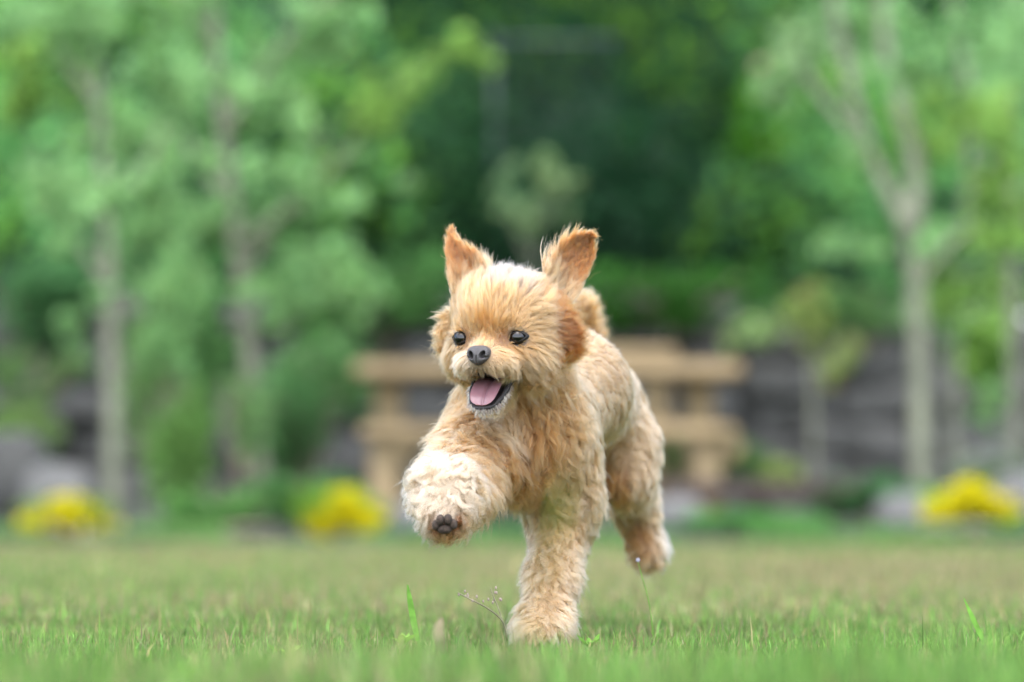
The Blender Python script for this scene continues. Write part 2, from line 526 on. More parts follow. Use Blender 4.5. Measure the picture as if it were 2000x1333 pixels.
tree('sapling', 'thin sapling with yellowish green leaves in front of the stone wall',
     [(1592, gz(16.4) + 4, 9), (1590, 900, 8), (1588, 780, 8), (1584, 690, 6), (1576, 620, 4), (1570, 560, 2)], 16.4,
     [[(1586, 730, 5), (1630, 690, 3), (1655, 640, 2)], [(1582, 690, 4), (1530, 650, 3), (1490, 630, 2)]],
     [(1570, 610, 0, 62, 75, 110, (0.20, 0.28, 0.08)), (1625, 690, 0, 55, 62, 90, (0.20, 0.27, 0.09)), (1500, 650, 0, 60, 50, 70, (0.17, 0.27, 0.10)), (1430, 665, 0, 40, 35, 30, (.16, .25, .1)),
      (1600, 560, 0, 30, 30, 16, (.25, .2, .08)), (1625, 745, 0, 25, 20, 14, (.28, .2, .09))], G4, leaf=0.085)
tree('sapling', 'small sparse sapling with pale leaf tufts rising above the dog’s head',
     [(1040, gz(18.0) + 2, 6), (1040, 760, 6), (1042, 560, 5), (1050, 420, 4), (1060, 320, 2)], 18.0,
     [[(1044, 520, 4), (1000, 430, 3), (985, 390, 2)], [(1048, 440, 4), (1095, 380, 2), (1120, 360, 2)]],
     [(1075, 320, 0, 50, 55, 60, (0.16, 0.25, 0.11)), (1120, 385, 0, 45, 40, 40, (0.15, 0.24, 0.11)), (1020, 400, 0, 65, 60, 70, (0.12, 0.21, 0.10)), (1060, 440, 0, 60, 50, 60, (.13, .22, .1)), (1000, 330, 0, 35, 35, 20, (.12, .2, .1))], G4, leaf=0.085)

# shrubs: foliage plus stems
def shrub(name, label, cat, px, py, d, rx, rz, n, base, group=None, blossoms=None, leaf=0.05, lumps=5):
    s = d / FPX
    foot = P(px, py + rz, d)
    root = empty(name, tuple(foot))
    sm = MB()
    for k in range(7):
        a = rng.uniform(-1, 1)
        tip = P(px + a * rx * 0.75, py - rz * rng.uniform(0.1, 0.7), d + rng.uniform(-1, 1) * rx * s * 0.5)
        mid = (foot + tip) / 2 + np.array((a * 0.02, 0, 0.03))
        sp = spline([foot + np.array((a * 0.03, 0, -0.02)), mid, tip], 6)
        sm.add(tube(sp, np.linspace(0.008, 0.003, 6), 5))
    sm.build('stem', M_BARK2, root)
    C = []
    for k in range(lumps):
        a = rng.uniform(-0.55, 0.55) * (1 if lumps < 9 else 1.4); b = rng.uniform(-0.4, 0.45) * (1 if lumps < 9 else 1.4)
        C.append(blob_points(P(px + a * rx, py + b * rz, d + rng.uniform(-.3, .3) * rx * s), (rx * s * (0.55 if lumps < 9 else 0.32), rx * s * (0.5 if lumps < 9 else 0.3), rz * s * (0.6 if lumps < 9 else 0.42)), n // lumps, 0.2))
    C = np.concatenate(C)
    leaf_cloud('foliage', C, rng.uniform(0.7, 1.3, len(C)) * leaf, leaf_cols(len(C), base, 0.25), M_LEAF, root)
    if blossoms:
        bn, bc, bs, (ox, oy, brx, brz) = blossoms
        c = P(px + ox, py + oy, d - rx * s * 0.35)
        pts = np.concatenate([blob_points(c + np.array((fx * brx * s, 0, fz * brz * s)), (brx * s * fr, brx * s * 0.5, brz * s * fr2), int(bn * fn), 0.1)
                              for fx, fz, fr, fr2, fn in ((-0.45, -0.3, 0.5, 0.6, 0.25), (0.05, 0.25, 0.5, 0.75, 0.3), (0.5, -0.25, 0.55, 0.65, 0.25))])
        bn = len(pts)
        leaf_cloud('blossom', pts, rng.uniform(0.8, 1.3, bn) * bs, leaf_cols(bn, bc, 0.12, 0.05), M_LEAF, root, up=0.8, aspect=0.9)
    return tag(root, label, cat, group)

YEL = (0.50, 0.45, 0.008)
FG = 'yellow flower clumps along the lawn edge'
shrub('flower_clump', 'yellow flower clump in front of the pale rock at far left', 'flowers', 122, 1014, 14.6, 105, 52, 700, (0.13, 0.22, 0.05), FG, (800, YEL, 0.03, (5, -6, 100, 50)), leaf=0.035)
shrub('flower_clump', 'rounded yellow flower clump between the leaning trunk and the dog’s raised paw', 'flowers', 668, 1006, 14.6, 92, 58, 800, (0.12, 0.24, 0.03), FG, (760, YEL, 0.03, (0, 0, 82, 52)), leaf=0.035)
shrub('flower_clump', 'yellow flower clump between two pale rocks at far right', 'flowers', 1890, 995, 14.6, 100, 55, 700, (0.12, 0.26, 0.04), FG, (850, YEL, 0.03, (0, -14, 104, 44)), leaf=0.035)
shrub('white_flower_shrub', 'pale whitish flowering shrub above the yellow flowers at right', 'shrub', 1935, 920, 15.9, 100, 55, 900, (0.12, 0.24, 0.08), None, (380, (0.2, 0.22, 0.19), 0.035, (0, -15, 85, 36)), leaf=0.04)
SG = 'green shrubs in the planting bed'
shrub('garden_shrub', 'upright light green shrub between the two trunks left of the dog', 'shrub', 350, 860, 16.2, 85, 150, 1300, (0.13, 0.27, 0.075), SG, leaf=0.05, lumps=7)
shrub('garden_shrub', 'low green shrub at the foot of the leaning trunk', 'shrub', 440, 985, 15.6, 110, 55, 900, (0.075, 0.19, 0.05), SG)
shrub('garden_shrub', 'leafy shrub under the leaning tree, left of the wooden table', 'shrub', 590, 830, 16.9, 95, 150, 1000, (0.065, 0.165, 0.055), SG, lumps=7)
shrub('garden_shrub', 'yellow-green shrub behind the pale rock at far left', 'shrub', 45, 850, 17.2, 75, 75, 600, (0.12, 0.22, 0.06), SG)
shrub('garden_shrub', 'dark green low shrub by the timber edging and forked tree', 'shrub', 1700, 975, 15.8, 120, 45, 900, (0.05, 0.15, 0.05), SG)
shrub('garden_shrub', 'small yellow-green shrub below the right table end', 'shrub', 1530, 930, 16.0, 50, 45, 300, (0.16, 0.24, 0.06), SG)
shrub('garden_shrub', 'green plants beneath the right end of the picnic table', 'shrub', 1400, 900, 16.9, 110, 60, 700, (0.07, 0.16, 0.04), SG)
shrub('garden_shrub', 'dark low shrub behind the middle yellow flower clump', 'shrub', 600, 975, 15.8, 110, 60, 900, (0.06, 0.165, 0.05), SG)
shrub('overhanging_shrub', 'bright green shrub hanging over the wall behind the dog’s tail', 'shrub', 1310, 575, 19.2, 215, 75, 700, (0.026, 0.095, 0.015), None, leaf=0.08, lumps=14)
OG = 'shrubs hanging over the stone wall'
shrub('overhanging_shrub', 'green shrub hanging over the wall at the left edge of the picture', 'shrub', 60, 590, 19.4, 150, 110, 900, (0.045, 0.13, 0.045), OG, leaf=0.08)
shrub('overhanging_shrub', 'green shrub spilling over the wall between the two left trunks', 'shrub', 340, 640, 19.4, 130, 130, 1000, (0.075, 0.19, 0.06), OG, leaf=0.08)
shrub('overhanging_shrub', 'mid green shrub over the wall just left of the dog’s head', 'shrub', 720, 600, 19.4, 210, 120, 1000, (0.055, 0.15, 0.04), OG, leaf=0.08, lumps=14)
shrub('overhanging_shrub', 'olive green shrub over the wall above the forked tree’s foot', 'shrub', 1690, 610, 19.4, 160, 70, 700, (0.07, 0.16, 0.05), OG, leaf=0.08)
shrub('garden_shrub', 'broad light green bush in front of the wall left of the table', 'shrub', 640, 720, 18.3, 120, 110, 1000, (0.075, 0.18, 0.06), SG, leaf=0.06, lumps=7)
shrub('garden_shrub', 'tall loose shrub in front of the wall beside the leftmost trunk', 'shrub', 285, 745, 17.6, 70, 150, 600, (0.12, 0.25, 0.08), SG, leaf=0.05, lumps=8)
shrub('garden_shrub', 'pale green shrub half hiding the leaning trunk’s lower half', 'shrub', 480, 800, 15.9, 60, 130, 380, (0.11, 0.23, 0.08), SG, leaf=0.05, lumps=8)
shrub('garden_shrub', 'wide mat of low green plants along the lawn edge under the tables', 'shrub', 1020, 1040, 13.6, 300, 16, 1100, (0.06, 0.17, 0.045), SG, leaf=0.035, lumps=12)
shrub('garden_shrub', 'low mat of green plants at the lawn edge below the rightmost flowers', 'shrub', 1760, 1040, 13.6, 300, 16, 1100, (0.08, 0.19, 0.05), SG, leaf=0.035, lumps=12)
shrub('garden_shrub', 'loose olive shrub against the wall at the left picture edge', 'shrub', 70, 740, 18.4, 110, 70, 420, (0.075, 0.15, 0.05), SG, leaf=0.06, lumps=10)
shrub('garden_shrub', 'low mat of green plants at the lawn edge below the leftmost flowers', 'shrub', 160, 1042, 13.6, 300, 16, 1100, (0.09, 0.19, 0.055), SG, leaf=0.035, lumps=12)
shrub('garden_shrub', 'grass-green shrub beside the trunk at the right edge', 'shrub', 1920, 700, 18.0, 80, 90, 700, (0.10, 0.27, 0.03), SG, leaf=0.06)
shrub('garden_shrub', 'bright ground-hugging plants along the lawn edge right of the dog', 'shrub', 1460, 1020, 15.3, 170, 26, 900, (0.06, 0.20, 0.045), SG, leaf=0.04)
shrub('garden_shrub', 'narrow strip of low plants along the lawn edge left of the dog', 'shrub', 380, 1040, 15.2, 230, 20, 900, (0.10, 0.2, 0.06), SG, leaf=0.04)

# vine-covered post on the slope
vp = empty('vine_post', tuple(P(1492, 560, 20.6)))
tag(vp, 'tall post wrapped in bright green vine on the dark slope', 'vine')
sp = spline([P(1492, 565, 20.6), P(1492, 350, 20.6), P(1488, 120, 20.6)], 12)
MB().add(tube(sp, np.full(12, 0.04), 8)).build('post', M_BARK2, vp)
yy = rng.uniform(135, 530, 1500)
C = np.array([P(1488 + 18 * math.sin(y_ * 0.016) + rng.normal(0, 17), y_, 20.5 + rng.normal(0, 0.08)) for y_ in yy])
leaf_cloud('foliage', C, rng.uniform(0.05, 0.1, len(C)), leaf_cols(len(C), (0.045, 0.15, 0.012), 0.25), M_LEAF, vp)

# netting fence in front of the middle of the slope
nf = empty('net_fence', tuple(P(965, 640, 20.3)))
tag(nf, 'tall grey-green netting fence with a top rail behind the dog', 'fence')
for px in (965,):
    sp = [P(px, 640, 20.3), P(px, 66, 20.3)]
    MB().add(tube(sp, [0.013, 0.013], 10)).build('post', M_METAL, nf)
MB().add(tube([P(958, 80, 20.26), P(1215, 80, 20.26)], [0.016, 0.016], 10)).build('rail', M_METAL, nf)
nm = MB()
for k in range(-14, 26):
    a = 965 + k * 20
    for sgn in (1, -1):
        x0, y0, x1, y1 = a, 90, a + sgn * 280, 650
        if sgn == -1: x0, x1 = a + 280, a
        pts = []
        for t in np.linspace(0, 1, 29):
            qx, qy = x0 + (x1 - x0) * t, y0 + (y1 - y0) * t
            if 965 <= qx <= 1210: pts.append(P(qx, qy, 20.3 + 0.004 * sgn))
        if len(pts) > 1: nm.add(tube([pts[0], pts[-1]], [0.0015, 0.0015], 4, cap=False))
nm.build('netting', M_METAL, nf)

# picnic tables
def box_vf(c, h, bev=0.012, seed=0):
    bm = bmesh.new()
    bmesh.ops.create_cube(bm, size=2)
    for v_ in bm.verts: v_.co = Vector((v_.co.x * h[0], v_.co.y * h[1], v_.co.z * h[2]))
    bmesh.ops.bevel(bm, geom=bm.edges[:], offset=bev, segments=2, affect='EDGES')
    vs = [np.array(v_.co) + np.asarray(c) for v_ in bm.verts]
    fs = [tuple(v_.index for v_ in f_.verts) for f_ in bm.faces]
    bm.free()
    return vs, fs

def picnic_table(label, x0, x1, d, ztop, post_x, group='rustic wooden tables'):
    zb = float(bed_z(np.array(0.0), np.array(d)))
    root = empty('picnic_table', ((x0 + x1) / 2, d, zb))
    cx, hx = (x0 + x1) / 2, (x1 - x0) / 2
    def piece(name, c, h, bev=0.014):
        MB().add(box_vf(c, h, bev)).build(name, M_WOOD, root, smooth=False)
    for k in range(5):                                   # top planks
        piece('plank', (cx + random.uniform(-.01, .01), d - 0.32 + k * 0.16, ztop - 0.032), (hx, 0.075, 0.032))
    for sgn in (-1, 1):                                  # benches, two planks each
        for k in range(2):
            piece('bench_plank', (cx + random.uniform(-.01, .01), d + sgn * (0.68 + 0.12 * k), zb + 0.368), (hx * 0.94, 0.055, 0.026))
    for px in post_x:
        piece('post', (px, d, (zb + ztop - 0.064) / 2), (0.06, 0.07, (ztop - 0.064 - zb) / 2))
        piece('leg', (px, d - 0.70, zb + 0.171), (0.055, 0.055, 0.171))
        piece('leg', (px, d + 0.70, zb + 0.171), (0.055, 0.055, 0.171))
        piece('crossbeam', (px + 0.105, d, zb + 0.295), (0.035, 0.76, 0.04))
    return tag(root, label, 'table', group)

s16 = 16.3 / FPX
picnic_table('wooden picnic table with thick planks standing behind the running dog', (692 - 1000) * s16, (1450 - 1000) * s16, 16.6, 0.735,
             ((755 - 1000) * s16, (1372 - 1000) * s16))
s18 = 18.2 / FPX
picnic_table('second wooden table farther back, its end showing beside the dog’s back', (900 - 1000) * s18, (1320 - 1000) * s18, 18.3, 0.865,
             ((950 - 1000) * s18, (1280 - 1000) * s18))

# timber edging of the bed
te = empty('timber_edging', tuple(P(1480, 975, 15.75)))
tag(te, 'low dark reddish brown timber edging in the bed right of the dog', 'edging')
a, b = P(1290, 958, 15.75), P(1690, 952, 15.75)
MB().add(box_vf((a + b) / 2, ((b - a)[0] / 2, 0.05, 0.035))).build('beam', M_DARKWOOD, te, smooth=False)
for px in (1330, 1480, 1640):
    q = P(px, 985, 15.82)
    MB().add(box_vf(q, (0.04, 0.03, 0.07))).build('post', M_DARKWOOD, te, smooth=False)

# ------------------------------------------------------------------ the dog
# body: one smooth surface around tapered limbs and ellipsoids (signed distances, blended)
CM = 0.01
HEAD_C = P(985, 628, 3.66)
YAW = math.radians(20)
HR = np.array((math.cos(YAW), -math.sin(YAW), 0.0))       # image-right of the face
HF = np.array((-math.sin(YAW), -math.cos(YAW), 0.0))      # the way the face looks
HU = np.array((0.0, 0.0, 1.0))
def H(x, y, z):
    """head coordinates in cm: right, up, forward"""
    return HEAD_C + (HR * x + HU * y + HF * z) * CM
HM = np.stack([HR, HU, HF])                                # rows

def sd_cap(p, a, b, ra, rb):
    ab = b - a
    t = np.clip(((p - a) @ ab) / (ab @ ab), 0, 1)
    return np.linalg.norm(p - a - t[:, None] * ab, axis=1) - (ra + (rb - ra) * t)
def sd_ell(p, c, r, R=None):
    q = p - c
    if R is not None: q = q @ R.T
    r = np.asarray(r)
    k0 = np.linalg.norm(q / r, axis=1)
    k1 = np.linalg.norm(q / (r * r), axis=1)
    return k0 * (k0 - 1) / np.maximum(k1, 1e-6)

def C_(a, b, ra, rb): return ('c', P(*a), P(*b), ra * CM, rb * CM)
def HC_(a, b, ra, rb): return ('c', H(*a), H(*b), ra * CM, rb * CM)
def HE_(c, r): return ('e', H(*c), tuple(x * CM for x in r), HM)

BODY = [
    C_((1002, 690, 3.71), (1022, 800, 3.77), 4.3, 5.6),            # neck
    C_((1012, 840, 3.76), (1108, 765, 3.93), 5.5, 5.9),            # rib cage
    C_((988, 878, 3.74), (1060, 868, 3.80), 4.2, 4.6),             # breast
    C_((1108, 765, 3.93), (1150, 790, 4.09), 5.9, 5.0),            # loin
    C_((1075, 860, 3.77), (1098, 960, 3.79), 4.1, 3.2),            # left shoulder
    C_((1096, 960, 3.79), (1096, 1010, 3.80), 2.9, 2.4),           # left upper arm
    C_((1096, 1010, 3.80), (1078, 1130, 3.745), 2.3, 1.8),         # left forearm
    C_((1078, 1130, 3.745), (1062, 1222, 3.71), 1.8, 1.85),        # left pastern
    C_((1064, 1226, 3.71), (1048, 1238, 3.68), 2.1, 1.7),          # left paw
    C_((962, 850, 3.74), (918, 900, 3.69), 4.0, 3.0),              # right shoulder
    C_((918, 900, 3.69), (890, 948, 3.63), 3.0, 2.6),              # right upper arm
    C_((887, 950, 3.63), (870, 962, 3.565), 2.6, 2.4),             # right forearm
    C_((868, 965, 3.565), (868, 1008, 3.545), 2.3, 1.9),           # right paw, folded at the wrist
    C_((1165, 800, 4.08), (1218, 868, 4.09), 4.2, 3.3),            # left thigh
    C_((1218, 868, 4.09), (1226, 935, 4.08), 3.2, 2.3),            # left stifle
    C_((1226, 935, 4.08), (1238, 985, 4.16), 2.3, 1.8),            # left gaskin
    C_((1238, 985, 4.16), (1263, 1068, 4.16), 1.75, 1.35),           # left hind pastern
    C_((1263, 1068, 4.17), (1270, 1090, 4.15), 1.3, 0.95),          # left hind paw
    C_((1110, 810, 4.09), (1098, 900, 4.08), 4.0, 3.0),            # right thigh
    C_((1098, 900, 4.08), (1092, 945, 4.08), 2.8, 2.0),
    C_((1092, 945, 4.08), (1090, 990, 4.18), 1.9, 1.4),
    C_((1090, 990, 4.18), (1085, 1070, 4.17), 1.4, 1.5),
    C_((1145, 730, 4.16), (1143, 655, 4.20), 1.2, 1.0),            # tail, carried up over the back
    C_((1143, 655, 4.20), (1138, 598, 4.16), 1.0, 1.0),
]
HEAD = [
    HE_((0, 0.5, -0.3), (4.75, 4.1, 4.7)),                         # skull
    HE_((0, -0.8, 2.4), (3.7, 2.8, 2.6)),                          # brow and forehead
    HE_((-2.7, -3.0, 1.2), (2.3, 2.6, 2.7)), HE_((2.7, -3.0, 1.2), (2.3, 2.6, 2.7)),   # cheeks
    HC_((0, -2.9, 3.6), (0, -3.4, 5.3), 1.55, 1.1),              # bridge of the muzzle
    HE_((-1.25, -4.15, 5.1), (1.6, 1.25, 1.7)), HE_((1.25, -4.15, 5.1), (1.6, 1.25, 1.7)),  # flews
    HC_((0, -5.4, 1.5), (0, -7.9, 4.4), 1.75, 1.1),              # lower jaw
    HE_((-5.7, -0.9, -2.0), (1.0, 1.7, 1.0)), HE_((4.5, -1.2, -1.4), (1.2, 2.3, 1.4)),  # ear bases
]
MOUTH = [HE_((0, -6.4, 4.6), (1.70, 1.20, 3.0)), HC_((0, -6.7, 4.2), (0, -7.15, 6.5), 1.2, 1.25)]
EYES = [H(-2.88, -1.75, 3.68), H(2.74, -1.75, 3.73)]

def prim(p, q):
    return sd_cap(p, *q[1:]) if q[0] == 'c' else sd_ell(p, *q[1:])
def smin(ds, k):
    acc = 0
    for d in ds: acc = acc + np.exp(-np.clip(d / k, -60, 60))
    return -k * np.log(np.maximum(acc, 1e-26))
def sdf_mouth(p):
    return smin([prim(p, q) for q in MOUTH], 0.003)
def sdf(p):
    b = smin([prim(p, q) for q in BODY], 0.009)
    h = smin([prim(p, q) for q in HEAD], 0.005)
    d = smin([b, h], 0.008)
    for e in EYES:                                          # shallow sockets
        s = np.linalg.norm(p - e - HF * 0.006, axis=1) - 0.0070
        d = np.maximum(d, -s)
    m = sdf_mouth(p)
    k = 0.002
    return k * np.log(np.exp(np.clip(d / k, -60, 60)) + np.exp(np.clip(-m / k, -60, 60)))
def grad(p, e=0.0008):
    g = np.empty_like(p)
    for i in range(3):
        o = np.zeros(3); o[i] = e
        g[:, i] = sdf(p + o) - sdf(p - o)
    return nrm(g)

def surface_nets(lo, hi, h):
    n = np.ceil((hi - lo) / h).astype(int) + 1
    n = ((n + 3) // 4) * 4 + 1
    ax = [lo[i] + h * np.arange(n[i]) for i in range(3)]
    cs = [a[::4] for a in ax]
    G = np.stack(np.meshgrid(*cs, indexing='ij'), -1).reshape(-1, 3)
    Fc = sdf(G).reshape([len(c) for c in cs])
    F = np.repeat(np.repeat(np.repeat(Fc, 4, 0), 4, 1), 4, 2)[:n[0], :n[1], :n[2]].copy()
    near = np.abs(Fc) < h * 4 * 2.2
    N = np.repeat(np.repeat(np.repeat(near, 4, 0), 4, 1), 4, 2)[:n[0], :n[1], :n[2]]
    for ax_ in range(3):
        N = N | np.roll(N, 3, ax_) | np.roll(N, -3, ax_)
    idx = np.argwhere(N)
    F[N] = sdf(lo + idx * h)
    S = F < 0
    def sh(A, i, j, k): return A[i:A.shape[0] - 1 + i, j:A.shape[1] - 1 + j, k:A.shape[2] - 1 + k]
    cnt = sum(sh(S, i, j, k).astype(np.int8) for i in (0, 1) for j in (0, 1) for k in (0, 1))
    act = (cnt > 0) & (cnt < 8)
    cid = np.argwhere(act)
    acc = np.zeros((len(cid), 3)); num = np.zeros(len(cid))
    corners = [(i, j, k) for i in (0, 1) for j in (0, 1) for k in (0, 1)]
    val = {c: F[cid[:, 0] + c[0], cid[:, 1] + c[1], cid[:, 2] + c[2]] for c in corners}
    for c in corners:
        for a in range(3):
            if c[a] == 0:
                e = list(c); e[a] = 1; e = tuple(e)
                f0, f1 = val[c], val[e]
                m = (f0 < 0) != (f1 < 0)
                t = np.where(m, f0 / np.where(m, f0 - f1, 1), 0)
                pt = np.tile(np.array(c, float), (len(cid), 1)); pt[:, a] += t
                acc[m] += pt[m]; num[m] += 1
    V = lo + (cid + acc / num[:, None]) * h
    vid = -np.ones(act.shape, int); vid[act] = np.arange(len(cid))
    Q = []
    for a in range(3):
        s0 = [slice(1, -1)] * 3; s1 = [slice(1, -1)] * 3
        s0[a] = slice(0, -1); s1[a] = slice(1, None)
        A, B = S[tuple(s0)], S[tuple(s1)]
        e = np.argwhere(A != B)
        off = np.ones(3, int); off[a] = 0
        e2 = e + off
        b, c = (a + 1) % 3, (a + 2) % 3
        def cell(db, dc):
            q = e2.copy(); q[:, b] += db; q[:, c] += dc
            return vid[q[:, 0], q[:, 1], q[:, 2]]
        q = np.stack([cell(-1, -1), cell(0, -1), cell(0, 0), cell(-1, 0)], 1)
        ins = A[tuple(e.T)]
        q[~ins] = q[~ins][:, ::-1]
        Q.append(q)
    return V, np.concatenate(Q)

allp = [q[1] for q in BODY + HEAD] + [q[2] for q in BODY if q[0] == 'c']
lo = np.min(allp, 0) - 0.075; hi = np.max(allp, 0) + 0.075
BV, BF = surface_nets(lo, hi, 0.0032)
for _ in range(2):                                           # pull vertices onto the exact surface
    g = grad(BV)
    BV = BV - g * np.clip(sdf(BV), -0.002, 0.002)[:, None]
BN = grad(BV)

